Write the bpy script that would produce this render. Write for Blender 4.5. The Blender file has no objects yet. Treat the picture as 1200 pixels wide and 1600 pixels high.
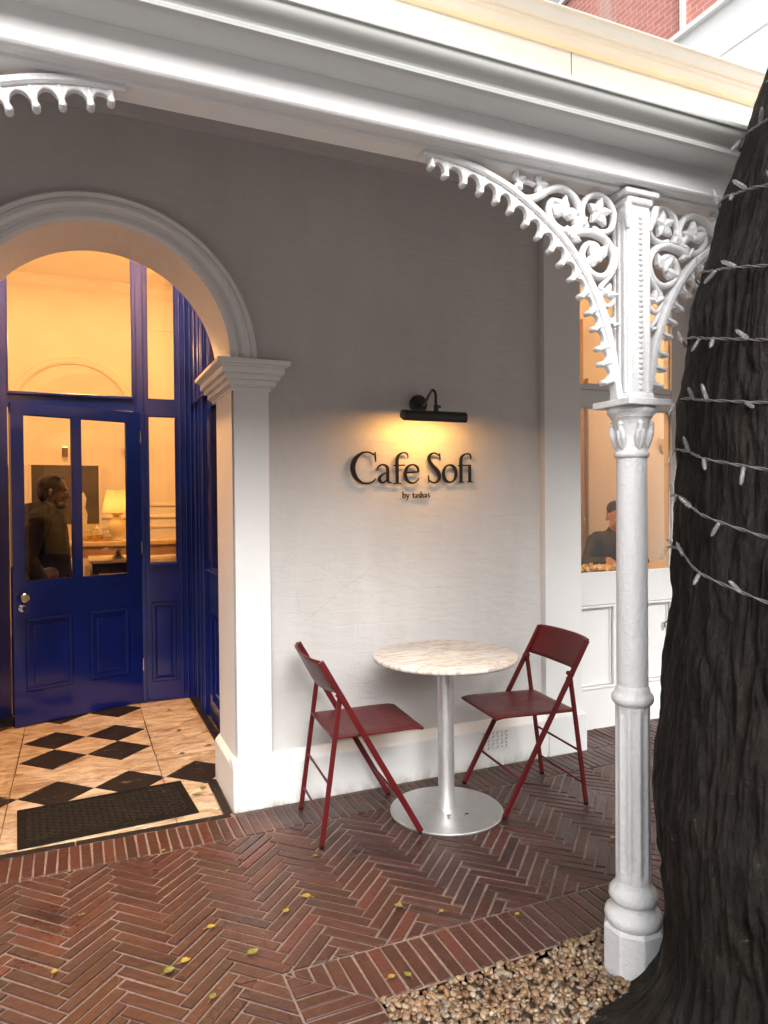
import bpy, bmesh, math, random
import numpy as np
from math import sin, cos, pi, radians, sqrt
from mathutils import Vector, Matrix, noise as mnoise
random.seed(7); rng = np.random.default_rng(7)
S = bpy.context.scene
COL = S.collection

# ---------------------------------------------------------------- camera
yaw, pitch, roll = radians(23.5), radians(-0.775), radians(-0.51)
fw = Vector((sin(yaw)*cos(pitch), cos(yaw)*cos(pitch), sin(pitch)))
rt = Vector((cos(yaw), -sin(yaw), 0)); up = rt.cross(fw)
cr = rt*cos(roll) + up*sin(roll); cu = up*cos(roll) - rt*sin(roll)
cam = bpy.data.objects.new('camera', bpy.data.cameras.new('camera')); COL.objects.link(cam)
M = Matrix((cr, cu, -fw)).transposed().to_4x4(); M.translation = (0, 0, 1.47)
cam.matrix_world = M
cam.data.sensor_fit = 'VERTICAL'; cam.data.sensor_height = 24; cam.data.lens = 24*1109/1600
cam.data.clip_start = 0.05; cam.data.clip_end = 500
S.camera = cam

# ---------------------------------------------------------------- sky, sun, exposure
W = bpy.data.worlds.new('World'); S.world = W; W.use_nodes = True
nt = W.node_tree; bg = nt.nodes['Background']
sky = nt.nodes.new('ShaderNodeTexSky'); sky.sky_type = 'NISHITA'; sky.sun_disc = False
SUN_EL, SUN_AZ = radians(36), radians(192)
sky.sun_elevation = SUN_EL; sky.sun_rotation = SUN_AZ
sky.air_density = 1.0; sky.dust_density = 6.0; sky.ozone_density = 1.0
bw = nt.nodes.new('ShaderNodeRGBToBW'); mx = nt.nodes.new('ShaderNodeMixRGB')   # cloud cover: grey sky
mx.inputs[0].default_value = 0.86
nt.links.new(sky.outputs[0], bw.inputs[0]); nt.links.new(sky.outputs[0], mx.inputs[1]); nt.links.new(bw.outputs[0], mx.inputs[2])
nt.links.new(mx.outputs[0], bg.inputs[0]); bg.inputs[1].default_value = 0.15
sun = bpy.data.objects.new('sun', bpy.data.lights.new('sun', 'SUN')); COL.objects.link(sun)
sun.data.energy = 0.5; sun.data.angle = radians(80); sun.data.color = (1.0, 0.97, 0.93)
sd = Vector((sin(SUN_AZ)*cos(SUN_EL), cos(SUN_AZ)*cos(SUN_EL), sin(SUN_EL)))
sun.rotation_euler = sd.to_track_quat('Z', 'Y').to_euler(); sun.location = sd*30
S.view_settings.view_transform = 'Standard'; S.view_settings.look = 'None'
S.view_settings.gamma = 1.0; S.view_settings.use_curve_mapping = False
S.view_settings.exposure = 1.43
S.render.engine = 'CYCLES'
S.cycles.use_denoising = True; S.cycles.max_bounces = 7; S.cycles.diffuse_bounces = 4
S.cycles.transparent_max_bounces = 12; S.cycles.sample_clamp_indirect = 6.0
S.cycles.caustics_reflective = False; S.cycles.caustics_refractive = False
S.cycles.use_adaptive_sampling = True; S.cycles.adaptive_threshold = 0.018

# ---------------------------------------------------------------- helpers
WORLDLOC = {}
def link(o, parent=None, loc=(0, 0, 0)):
    COL.objects.link(o)
    if parent is not None: o.parent = parent
    WORLDLOC[o.name] = Vector(loc)
    return o
def thing(name, label, cat, loc=(0, 0, 0), group=None):
    o = bpy.data.objects.new(name, None); o.empty_display_size = 0.1
    o.location = loc; link(o, None, loc); tag(o, label, cat, group); return o
def tag(o, label=None, cat=None, group=None, kind=None):
    if label: o['label'] = label
    if cat: o['category'] = cat
    if group: o['group'] = group
    if kind: o['kind'] = kind
    return o
class MB:
    def __init__(s): s.v = []; s.f = []
    def add(s, v, f):
        n = len(s.v); s.v += [tuple(p) for p in v]; s.f += [tuple(i+n for i in q) for q in f]; return s
    def box(s, x0, x1, y0, y1, z0, z1):
        return s.add([(x0,y0,z0),(x1,y0,z0),(x1,y1,z0),(x0,y1,z0),(x0,y0,z1),(x1,y0,z1),(x1,y1,z1),(x0,y1,z1)],
                     [(3,2,1,0),(4,5,6,7),(0,1,5,4),(1,2,6,5),(2,3,7,6),(3,0,4,7)])
    def quad(s, *p): return s.add(p, [tuple(range(len(p)))])
    def tube(s, pts, r, n=10, cap=True, closed=False):
        pts = [Vector(p) for p in pts]; m = len(pts)
        rs = r if isinstance(r, (list, tuple)) else [r]*m
        v = []; prev = None
        for i, p in enumerate(pts):
            a = pts[(i-1) % m] if (closed or i > 0) else p
            b = pts[(i+1) % m] if (closed or i < m-1) else p
            t = (b-a).normalized()
            if prev is None:
                u = t.orthogonal().normalized()
            else:
                u = (prev - t*prev.dot(t)).normalized()
            prev = u; w = t.cross(u)
            v += [p + (u*cos(2*pi*k/n) + w*sin(2*pi*k/n))*rs[i] for k in range(n)]
        f = []
        for i in range(m if closed else m-1):
            j = (i+1) % m
            f += [(i*n+k, i*n+(k+1) % n, j*n+(k+1) % n, j*n+k) for k in range(n)]
        if cap and not closed:
            f.append(tuple(reversed(range(n)))); f.append(tuple(range((m-1)*n, m*n)))
        return s.add(v, f)
    def bar(s, a, b, w, h, upv=(0, 0, 1)):
        a, b = Vector(a), Vector(b); t = (b-a).normalized(); u = Vector(upv)
        x = t.cross(u).normalized(); y = x.cross(t).normalized()
        v = [p + x*sx*w/2 + y*sy*h/2 for p in (a, b) for sx, sy in ((-1,-1),(1,-1),(1,1),(-1,1))]
        return s.add(v, [(3,2,1,0),(4,5,6,7),(0,1,5,4),(1,2,6,5),(2,3,7,6),(3,0,4,7)])
    def lathe(s, prof, c=(0, 0), n=32, rot=0.0, cap=True, scl=(1, 1)):
        v = []
        for r, z in prof:
            v += [(c[0]+r*cos(2*pi*k/n+rot)*scl[0], c[1]+r*sin(2*pi*k/n+rot)*scl[1], z) for k in range(n)]
        f = []; m = len(prof)
        for i in range(m-1):
            f += [(i*n+k, i*n+(k+1) % n, (i+1)*n+(k+1) % n, (i+1)*n+k) for k in range(n)]
        if cap: f.append(tuple(reversed(range(n)))); f.append(tuple(range((m-1)*n, m*n)))
        return s.add(v, f)
    def prism(s, poly, z0, z1):                       # poly: ccw (x, y)
        n = len(poly)
        v = [(x, y, z0) for x, y in poly] + [(x, y, z1) for x, y in poly]
        return s.add(v, [tuple(reversed(range(n))), tuple(range(n, 2*n))] + [(i, (i+1) % n, n+(i+1) % n, n+i) for i in range(n)])
    def extr_x(s, prof, x0, x1):                       # profile (y, z) extruded along x, closed with end caps
        n = len(prof)
        v = [(x0, y, z) for y, z in prof] + [(x1, y, z) for y, z in prof]
        return s.add(v, [tuple(range(n)), tuple(reversed(range(n, 2*n)))] + [(i, n+i, n+(i+1) % n, (i+1) % n) for i in range(n)])
    def sphere(s, c, r, nu=12, nv=8):
        rx, ry, rz = (r, r, r) if not isinstance(r, (tuple, list)) else r
        v = [(c[0], c[1], c[2]-rz)]
        for j in range(1, nv):
            a = -pi/2 + pi*j/nv
            v += [(c[0]+rx*cos(a)*cos(2*pi*k/nu), c[1]+ry*cos(a)*sin(2*pi*k/nu), c[2]+rz*sin(a)) for k in range(nu)]
        v.append((c[0], c[1], c[2]+rz)); f = []
        for k in range(nu): f.append((0, 1+(k+1) % nu, 1+k))
        for j in range(nv-2):
            f += [(1+j*nu+k, 1+j*nu+(k+1) % nu, 1+(j+1)*nu+(k+1) % nu, 1+(j+1)*nu+k) for k in range(nu)]
        t = len(v)-1; b = 1+(nv-2)*nu
        for k in range(nu): f.append((b+k, b+(k+1) % nu, t))
        return s.add(v, f)
    def xf(s, fn): s.v = [tuple(fn(Vector(p))) for p in s.v]; return s
    def build(s, name, mat, parent=None, smooth=None, bevel=0, loc=None, fixn=True, seg=2):
        base = WORLDLOC[parent.name] if parent is not None else Vector((0, 0, 0))
        org = Vector(loc) if loc is not None else base
        me = bpy.data.meshes.new(name)
        me.from_pydata([tuple(Vector(p)-org) for p in s.v], [], s.f); me.update()
        if fixn:
            bm = bmesh.new(); bm.from_mesh(me); bmesh.ops.recalc_face_normals(bm, faces=bm.faces); bm.to_mesh(me); bm.free()
        if mat is not None: me.materials.append(mat)
        o = bpy.data.objects.new(name, me)
        if loc is not None: o.location = org - base if parent is not None else org
        link(o, parent, org)
        if smooth is not None:
            me.polygons.foreach_set('use_smooth', [True]*len(me.polygons))
            if smooth < 180:
                try: me.set_sharp_from_angle(angle=radians(smooth))
                except Exception: pass
        if bevel:
            b = o.modifiers.new('bevel', 'BEVEL'); b.width = bevel; b.segments = seg; b.limit_method = 'ANGLE'; b.angle_limit = radians(35)
            b.harden_normals = False
        return o
def copy_tree(o, parent=None, loc=None):
    c = o.copy(); COL.objects.link(c); c.parent = parent
    if loc is not None: c.location = loc
    for ch in list(o.children): copy_tree(ch, c)
    return c
def crom(pts, k=8, closed=False):
    P = [np.array(p, float) for p in pts]; out = []; n = len(P)
    rngi = range(n) if closed else range(n-1)
    for i in rngi:
        p0 = P[(i-1) % n] if (closed or i > 0) else 2*P[0]-P[1]
        p1 = P[i]; p2 = P[(i+1) % n]
        p3 = P[(i+2) % n] if (closed or i < n-2) else 2*P[-1]-P[-2]
        for j in range(k):
            t = j/k
            out.append(0.5*((2*p1)+(-p0+p2)*t+(2*p0-5*p1+4*p2-p3)*t*t+(-p0+3*p1-3*p2+p3)*t**3))
    if not closed: out.append(P[-1])
    return out
def clip_poly(poly, a, b, c):                          # keep a*x+b*y <= c
    out = []
    for i in range(len(poly)):
        p, q = poly[i], poly[(i+1) % len(poly)]
        dp, dq = a*p[0]+b*p[1]-c, a*q[0]+b*q[1]-c
        if dp <= 0: out.append(p)
        if (dp < 0 < dq) or (dq < 0 < dp):
            t = dp/(dp-dq); out.append((p[0]+(q[0]-p[0])*t, p[1]+(q[1]-p[1])*t))
    return out
def clip_rect(poly, x0, x1, y0, y1):
    for a, b, c in ((-1, 0, -x0), (1, 0, x1), (0, -1, -y0), (0, 1, y1)):
        poly = clip_poly(poly, a, b, c)
        if len(poly) < 3: return []
    return poly
def area(p): return abs(sum(p[i][0]*p[(i+1) % len(p)][1]-p[(i+1) % len(p)][0]*p[i][1] for i in range(len(p))))/2
def inset(poly, d):                                    # shrink a convex polygon by d on every side
    n = len(poly); cx = sum(p[0] for p in poly)/n; cy = sum(p[1] for p in poly)/n
    out = [(cx-9, cy-9), (cx+9, cy-9), (cx+9, cy+9), (cx-9, cy+9)]
    for i in range(n):
        p, q = poly[i], poly[(i+1) % n]; ex, ey = q[0]-p[0], q[1]-p[1]; l = sqrt(ex*ex+ey*ey)
        if l < 1e-6: continue
        a, b = ey/l, -ex/l; c = a*p[0]+b*p[1]
        if a*cx+b*cy > c: a, b, c = -a, -b, -c
        out = clip_poly(out, a, b, c-d)
        if len(out) < 3: return []
    return out

# ---------------------------------------------------------------- materials
class NT:
    def __init__(s, name):
        s.m = bpy.data.materials.new(name); s.m.use_nodes = True; s.t = s.m.node_tree
        s.p = s.t.nodes['Principled BSDF']; s.out = s.t.nodes['Material Output']
        s.geo = None
    def n(s, ty, **kw):
        x = s.t.nodes.new(ty)
        for k, v in kw.items(): setattr(x, k, v)
        return x
    def l(s, a, b): s.t.links.new(a, b)
    def pos(s, scale=(1, 1, 1), rot=(0, 0, 0), obj=False):
        if obj: src = s.n('ShaderNodeTexCoord').outputs['Object']
        else:
            if s.geo is None: s.geo = s.n('ShaderNodeNewGeometry')
            src = s.geo.outputs['Position']
        mp = s.n('ShaderNodeMapping'); mp.inputs['Scale'].default_value = scale; mp.inputs['Rotation'].default_value = rot
        s.l(src, mp.inputs[0]); return mp.outputs[0]
    def noise(s, vec, scale, detail=4, rough=.55, dist=0):
        x = s.n('ShaderNodeTexNoise'); x.inputs['Scale'].default_value = scale; x.inputs['Detail'].default_value = detail
        x.inputs['Roughness'].default_value = rough; x.inputs['Distortion'].default_value = dist
        s.l(vec, x.inputs['Vector']); return x.outputs['Fac']
    def ramp(s, fac, stops):
        x = s.n('ShaderNodeValToRGB'); e = x.color_ramp.elements
        while len(e) < len(stops): e.new(.5)
        for i, (p, c) in enumerate(stops):
            e[i].position = p; e[i].color = (*c, 1) if len(c) == 3 else c
        s.l(fac, x.inputs[0]); return x.outputs[0]
    def mix(s, fac, a, b, mode='MIX'):
        x = s.n('ShaderNodeMixRGB', blend_type=mode)
        for i, q in enumerate((fac, a, b)):
            if isinstance(q, (int, float)): x.inputs[i].default_value = q
            elif isinstance(q, tuple): x.inputs[i].default_value = (*q, 1)
            else: s.l(q, x.inputs[i])
        return x.outputs[0]
    def math(s, op, a, b=0.5):
        x = s.n('ShaderNodeMath', operation=op)
        for i, q in enumerate((a, b)):
            if isinstance(q, (int, float)): x.inputs[i].default_value = q
            else: s.l(q, x.inputs[i])
        return x.outputs[0]
    def bump(s, h, strength, dist=0.01, prev=None):
        x = s.n('ShaderNodeBump'); x.inputs['Strength'].default_value = strength; x.inputs['Distance'].default_value = dist
        s.l(h, x.inputs['Height'])
        if prev is not None: s.l(prev, x.inputs['Normal'])
        s.l(x.outputs[0], s.p.inputs['Normal']); return x.outputs[0]
    def base(s, c):
        if isinstance(c, tuple): s.p.inputs['Base Color'].default_value = (*c, 1)
        else: s.l(c, s.p.inputs['Base Color'])
    def rough(s, r):
        if isinstance(r, (int, float)): s.p.inputs['Roughness'].default_value = r
        else: s.l(r, s.p.inputs['Roughness'])
def simple(name, c, rough=.5, var=.12, vs=6, bump=0., bs=60, metal=0, coat=0, bd=.004, spec=.5):
    t = NT(name); v = t.pos()
    f = t.noise(v, vs, 5)
    lo = tuple(x*(1-var) for x in c); hi = tuple(min(1, x*(1+var)) for x in c)
    t.base(t.ramp(f, [(.3, lo), (.7, hi)]))
    t.rough(t.ramp(t.noise(v, vs*2.3, 4), [(.3, (rough*.85,)*3), (.7, (min(1, rough*1.15),)*3)]))
    t.p.inputs['Metallic'].default_value = metal; t.p.inputs['Coat Weight'].default_value = coat
    t.p.inputs['Specular IOR Level'].default_value = spec
    if bump: t.bump(t.noise(v, bs, 5, .6), bump, bd)
    return t.m
def emit(name, c, s):
    t = NT(name); t.base((.8, .8, .8)); t.p.inputs['Emission Color'].default_value = (*c, 1); t.p.inputs['Emission Strength'].default_value = s
    return t.m

WARM = (1.0, .49, .165)
def m_wall():
    t = NT('painted_wall'); v = t.pos()
    br = t.n('ShaderNodeTexBrick'); br.inputs['Scale'].default_value = 1; br.inputs['Brick Width'].default_value = 2.7
    br.inputs['Row Height'].default_value = .078; br.inputs['Mortar Size'].default_value = .006; br.inputs['Mortar Smooth'].default_value = 1
    wob = t.n('ShaderNodeVectorMath', operation='ADD')
    nz = t.n('ShaderNodeTexNoise'); nz.inputs['Scale'].default_value = 3.5; t.l(v, nz.inputs['Vector'])
    sc = t.n('ShaderNodeVectorMath', operation='SCALE'); sc.inputs['Scale'].default_value = .035; t.l(nz.outputs['Color'], sc.inputs[0])
    sw = t.pos(rot=(-pi/2, 0, 0)); t.l(sw, wob.inputs[0]); t.l(sc.outputs[0], wob.inputs[1]); t.l(wob.outputs[0], br.inputs['Vector'])
    patch = t.ramp(t.noise(v, 2.1, 3), [(.42, (0, 0, 0)), (.62, (1, 1, 1))])
    h1 = t.math('MULTIPLY', br.outputs['Fac'], patch)
    b = t.bump(t.math('MULTIPLY', h1, -1.0), .16, .005)
    vs = t.pos(scale=(1, 1, 3.0))
    b = t.bump(t.noise(vs, 9, 5, .6), .22, .02, b)
    t.bump(t.noise(v, 140, 4, .6), .16, .004, b)
    c = t.ramp(t.noise(v, 1.6, 6, .6), [(.3, (.525, .515, .505)), (.7, (.58, .57, .56))])
    speck = t.ramp(t.noise(v, 75, 2), [(.26, (.82, .82, .82)), (.31, (1, 1, 1))])
    ck = t.n('ShaderNodeTexVoronoi', feature='DISTANCE_TO_EDGE'); ck.inputs['Scale'].default_value = 1.15; t.l(wob.outputs[0], ck.inputs['Vector'])
    crack = t.ramp(ck.outputs['Distance'], [(.0, (.86, .86, .86)), (.0018, (1, 1, 1))])
    cm = t.mix(t.ramp(t.noise(v, 1.1, 2), [(.52, (0, 0, 0)), (.6, (1, 1, 1))]), (1.0, 1.0, 1.0), crack)
    stain = t.ramp(t.noise(t.pos(scale=(2.2, 2.2, .5)), 2.2, 6, .65), [(.35, (.945, .935, .92)), (.6, (1, 1, 1))])
    c = t.mix(1.0, t.mix(1.0, c, cm, 'MULTIPLY'), stain, 'MULTIPLY')
    t.base(t.mix(1.0, c, speck, 'MULTIPLY')); t.rough(.62); return t.m
def m_white(name='white_paint', c=(.80, .80, .80), lump=.3, ls=32, rough=.38, dirt=.0, splash=False):
    t = NT(name); v = t.pos()
    f = t.noise(v, 3, 6, .6); col = t.ramp(f, [(.3, tuple(x*.94 for x in c)), (.7, c)])
    if dirt:
        d = t.ramp(t.noise(v, 26, 8, .7), [(.30, (1, 1, 1)), (.36, (0, 0, 0))])
        dm = t.mix(1.0, d, t.ramp(t.noise(v, 4, 3), [(.45, (0, 0, 0)), (.7, (dirt,)*3)]), 'MULTIPLY')
        col = t.mix(dm, col, (.22, .19, .16))
    if splash:
        sep = t.n('ShaderNodeSeparateXYZ'); t.l(t.geo.outputs['Position'], sep.inputs[0])
        mr = t.n('ShaderNodeMapRange'); mr.inputs[1].default_value = .085; mr.inputs[2].default_value = .0; t.l(sep.outputs[2], mr.inputs[0])
        grime = t.math('MULTIPLY', t.math('POWER', mr.outputs[0], 1.6), t.ramp(t.noise(t.pos(scale=(1, 1, .45)), 17, 6, .7), [(.38, (0, 0, 0)), (.62, (.75, .75, .75))]))
        col = t.mix(grime, col, (.26, .20, .155))
    t.base(col); t.rough(rough)
    b = t.bump(t.noise(v, ls, 5, .6), lump, .006)
    t.bump(t.noise(v, ls*6, 3), lump*.4, .002, b); return t.m
def m_brick(name, island):
    t = NT(name); v = t.pos()
    rnd = t.geo.outputs['Random Per Island'] if island else t.n('ShaderNodeObjectInfo').outputs['Random']
    c = t.ramp(rnd, [(0, (.036, .0128, .0098)), (.3, (.050, .0165, .0122)), (.62, (.064, .0205, .0148)), (.86, (.056, .0225, .018)), (1, (.098, .0255, .0172))])
    f = t.ramp(t.noise(v, 34, 7, .68), [(.3, (.55, .55, .55)), (.7, (1.3, 1.3, 1.3))])
    c = t.mix(1.0, c, f, 'MULTIPLY')
    dirt = t.ramp(t.noise(v, 5, 6, .65), [(.45, (0, 0, 0)), (.75, (.5, .5, .5))])
    c = t.mix(dirt, c, (.032, .021, .018))
    grit = t.ramp(t.noise(v, 240, 2), [(.71, (0, 0, 0)), (.76, (.8, .8, .8))])
    c = t.mix(grit, c, (.30, .21, .16))
    t.base(c)
    t.rough(t.ramp(t.noise(v, 3.1, 5, .6), [(.35, (.26,)*3), (.65, (.52,)*3)]))
    b = t.bump(t.noise(v, 55, 6, .7), .5, .006); t.bump(t.noise(v, 300, 3), .25, .002, b); return t.m
def m_mortar():
    t = NT('mortar'); v = t.pos()
    c = t.ramp(t.noise(v, 18, 6, .7), [(.3, (.19, .145, .117)), (.7, (.32, .25, .205))])
    t.base(t.mix(t.ramp(t.noise(v, 130, 3), [(.4, (0, 0, 0)), (.65, (.7, .7, .7))]), t.mix(t.ramp(t.noise(v, 4.5, 5, .65), [(.45, (0, 0, 0)), (.68, (.8, .8, .8))]), c, (.085, .062, .048)), (.13, .09, .07))); t.rough(.85)
    t.bump(t.noise(v, 160, 5, .7), .7, .005); return t.m
def m_tile_cream():
    t = NT('cream_marble_tile'); v = t.pos()
    r = t.n('ShaderNodeObjectInfo').outputs['Random']
    c = t.ramp(r, [(0, (.46, .36, .24)), (.35, (.62, .54, .41)), (.7, (.54, .44, .30)), (1, (.66, .58, .45))])
    st = t.ramp(t.noise(t.pos(scale=(1, 2.6, 1), rot=(0, 0, .6)), 5.5, 8, .7, 1.2), [(.42, (0, 0, 0)), (.62, (.85, .85, .85))])
    c = t.mix(st, c, (.22, .125, .06))
    sp = t.ramp(t.noise(v, 60, 4, .7), [(.62, (0, 0, 0)), (.7, (.55, .55, .55))])
    t.base(t.mix(sp, c, (.20, .12, .07))); t.rough(t.ramp(t.noise(v, 7, 4), [(.3, (.26,)*3), (.7, (.5,)*3)]))
    t.bump(t.noise(v, 45, 4), .1, .003); return t.m
def m_tile_black():
    t = NT('black_marble_tile'); v = t.pos()
    w = t.ramp(t.noise(t.pos(scale=(1, 1.8, 1)), 7, 9, .75, 2.2), [(.60, (0, 0, 0)), (.63, (.55, .55, .55)), (.66, (0, 0, 0))])
    c = t.mix(w, (.010, .008, .008), (.42, .35, .28))
    sc = t.ramp(t.noise(v, 38, 6, .75), [(.60, (0, 0, 0)), (.70, (.6, .6, .6))])
    wear = t.mix(1.0, sc, t.ramp(t.noise(v, 3.3, 2), [(.52, (0, 0, 0)), (.66, (1, 1, 1))]), 'MULTIPLY')
    t.base(t.mix(wear, c, (.30, .22, .15))); t.rough(.5); t.p.inputs['Specular IOR Level'].default_value = .25; t.bump(t.noise(v, 40, 5), .12, .003); return t.m
def m_marble():
    t = NT('veined_marble'); v = t.pos(scale=(1.6, 9, 1), rot=(0, 0, radians(8)))
    f = t.noise(v, 3.2, 8, .62, .7)
    c = t.ramp(f, [(.30, (.62, .57, .50)), (.43, (.76, .72, .66)), (.50, (.50, .42, .35)), (.54, (.72, .67, .60)), (.66, (.78, .745, .69)), (.73, (.55, .47, .40)), (.80, (.74, .70, .64))])
    t.base(c); t.rough(.22); return t.m
def m_blue():
    t = NT('blue_gloss_paint'); v = t.pos()
    t.base(t.ramp(t.noise(v, 4, 4), [(.3, (.0028, .0105, .135)), (.7, (.004, .0145, .18))])); t.rough(.16)
    t.p.inputs['Coat Weight'].default_value = .25; t.p.inputs['Coat Roughness'].default_value = .08
    b = t.bump(t.noise(t.pos(scale=(6, 6, 1)), 9, 4), .10, .006); t.bump(t.noise(v, 90, 3), .06, .002, b); return t.m
def m_bark():
    t = NT('wet_black_bark'); v = t.pos()
    vs = t.pos(scale=(1, 1, .22))
    f = t.noise(vs, 26, 8, .7)
    f2 = t.noise(t.pos(scale=(1, 1, .45)), 85, 6, .75)
    c = t.ramp(t.math('ADD', t.math('MULTIPLY', f, .5), t.math('MULTIPLY', f2, .5)), [(.36, (.0018, .0014, .0012)), (.5, (.009, .0068, .0052)), (.62, (.036, .028, .021))])
    brown = t.ramp(t.noise(t.pos(scale=(1, 1, .5)), 3.6, 5), [(.45, (0, 0, 0)), (.62, (.7, .7, .7))])
    c = t.mix(brown, c, t.mix(1.0, (.026, .016, .010), t.ramp(f, [(.35, (.3, .3, .3)), (.65, (1.3, 1.3, 1.3))]), 'MULTIPLY'))
    lich = t.ramp(t.noise(v, 13, 5, .7), [(.66, (0, 0, 0)), (.72, (.55, .55, .55))])
    c = t.mix(lich, c, (.060, .060, .048))
    sep = t.n('ShaderNodeSeparateXYZ'); t.l(t.geo.outputs['Position'], sep.inputs[0])
    low = t.n('ShaderNodeMapRange'); low.inputs[1].default_value = .75; low.inputs[2].default_value = .05; t.l(sep.outputs[2], low.inputs[0])
    moss = t.math('MULTIPLY', low.outputs[0], t.ramp(t.noise(v, 6.5, 6, .65), [(.48, (0, 0, 0)), (.68, (.9, .9, .9))]))
    c = t.mix(moss, c, (.034, .032, .013))
    fl = t.ramp(t.noise(v, 150, 2), [(.68, (0, 0, 0)), (.74, (.7, .7, .7))])
    c = t.mix(fl, c, (.06, .056, .052))
    dab = t.math('MULTIPLY', low.outputs[0], t.ramp(t.noise(t.pos(scale=(1, 1, 1.6)), 17, 6, .75), [(.63, (0, 0, 0)), (.645, (1, 1, 1))]))
    dab = t.math('MULTIPLY', dab, t.ramp(t.noise(v, 2.7, 2), [(.55, (0, 0, 0)), (.6, (1, 1, 1))]))
    t.base(t.mix(dab, c, (.52, .51, .48))); t.rough(t.ramp(f, [(.3, (.75,)*3), (.7, (.42,)*3)]))
    t.p.inputs['Specular IOR Level'].default_value = .35
    b = t.bump(t.noise(vs, 34, 8, .72), 1.0, .03); b = t.bump(f2, .9, .012, b); t.bump(t.noise(v, 190, 4), .7, .005, b); return t.m
def m_pebble():
    t = NT('pebbles'); v = t.pos(); r = t.geo.outputs['Random Per Island']
    c = t.ramp(r, [(0, (.085, .042, .022)), (.16, (.19, .11, .055)), (.34, (.28, .19, .11)), (.5, (.13, .072, .038)), (.66, (.33, .25, .165)), (.8, (.17, .145, .12)), (.92, (.24, .125, .06)), (1, (.42, .36, .28))])
    c = t.mix(1.0, c, t.ramp(t.noise(v, 110, 4), [(.3, (.72,)*3), (.7, (1.15,)*3)]), 'MULTIPLY')
    t.base(c); t.rough(.42); t.bump(t.noise(v, 180, 3), .2, .002); return t.m
def m_glass(name='pane_glass', tint=(1, 1, 1), ior=1.5):
    t = NT(name); t.t.nodes.remove(t.p)
    tr = t.n('ShaderNodeBsdfTransparent'); tr.inputs[0].default_value = (*tint, 1)
    gl = t.n('ShaderNodeBsdfGlossy'); gl.inputs['Roughness'].default_value = .012
    geo = t.n('ShaderNodeNewGeometry'); dt = t.n('ShaderNodeVectorMath', operation='DOT_PRODUCT')     # Schlick reflectance, the same on both faces
    t.l(geo.outputs['Normal'], dt.inputs[0]); t.l(geo.outputs['Incoming'], dt.inputs[1])
    f0 = ((ior-1)/(ior+1))**2
    sc = t.math('POWER', t.math('SUBTRACT', 1.0, t.math('ABSOLUTE', dt.outputs['Value'], 0)), 5.0)
    fr = t.math('ADD', t.math('MULTIPLY', sc, 1-f0), f0)
    ms = t.n('ShaderNodeMixShader'); t.l(fr, ms.inputs[0]); t.l(tr.outputs[0], ms.inputs[1]); t.l(gl.outputs[0], ms.inputs[2])
    t.l(ms.outputs[0], t.out.inputs[0]); return t.m
MT = dict(
    wall=m_wall(), white=m_white(), iron=m_white('white_iron_paint', (.74, .745, .75), .8, 60, .38, .5),
    trim=m_white('white_trim', (.79, .79, .785), .16, 40, .42), plinth=m_white('white_plinth', (.79, .785, .77), .35, 22, .55, .35, True),
    gutter=m_white('gutter_paint', (.60, .615, .60), .05, 30, .62), casing=m_white('casing_paint', (.70, .70, .695), .06, 30, .45),
    brick=m_brick('paving_brick', False), brick2=m_brick('paving_brick_field', True), mortar=m_mortar(),
    cream=m_tile_cream(), black=m_tile_black(), marble=m_marble(), blue=m_blue(), bark=m_bark(), pebble=m_pebble(),
    glass=m_glass(), steel=simple('brushed_steel', (.72, .72, .71), .46, .05, 30, .04, 120, 1),
    chrome=simple('polished_steel', (.7, .66, .6), .12, .03, 10, 0, 60, 1),
    red=simple('oxblood_enamel', (.088, .0062, .0074), .40, .14, 9, .05, 160, 0, 0, .002, .3),
    blackmetal=simple('black_metal', (.012, .012, .012), .42, .1, 20, .05, 200),
    letter=simple('dark_bronze_letter', (.010, .008, .007), .38, .1, 20, 0, 60, .3),
    rib=simple('worn_rubber_rib', (.010, .0088, .008), .6, .3, 30, .2, 140, spec=.3),
    rubber=simple('black_rubber', (.007, .006, .0055), .7, .3, 30, .35, 140, spec=.15),
    interior=simple('cream_interior_wall', (.72, .67, .58), .6, .04, 3, .05, 40),
    ceiling=simple('veranda_ceiling', (.52, .495, .49), .6, .05, 3, .06, 40),
    woodfloor=simple('dark_wood_floor', (.16, .09, .05), .35, .2, 8),
    asphalt=simple('street_paving', (.30, .29, .28), .85, .15, 3, .3, 90),
)

# ================================================================ GROUND
def cam_dist(x, y): return sqrt(x*x+y*y+1.47**2)
def in_view(x, y, z=0, m=.03):
    d = Vector((x, y, z-1.47)); dep = d.dot(fw)
    if dep <= .1: return False
    px = d.dot(cr)/dep*1109/1200; py = d.dot(cu)/dep*1109/1600
    return abs(px) < .5+m and abs(py) < .5+m
g = MB().quad((-60, -60, -.03), (60, -60, -.03), (60, 1.1, -.03), (-60, 1.1, -.03)).build('ground', MT['asphalt'])
tag(g, kind='structure')
PY1, PY0, PB0 = 3.107, 2.150, 1.918        # wall course / field edge / gravel edge
GX0, GX1 = .575, .80                        # side band of the gravel bed
pv = MB()
pv.quad((-3.2, PB0-.006, -.0048), (5.6, PB0-.006, -.0048), (5.6, 3.66, -.0048), (-3.2, 3.66, -.0048))
pv.quad((-3.2, 1.0, -.0048), (GX1+.006, 1.0, -.0048), (GX1+.006, PB0-.006, -.0048), (-3.2, PB0-.006, -.0048))
pave = pv.build('brick_pavement', MT['mortar']); tag(pave, 'herringbone brick pavement under the veranda', kind='structure')
BW, BL, JT, ROWS = .0463, .2315, .0088, 5
bricks = []                                 # (polygon, centre, whole?, angle)
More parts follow.
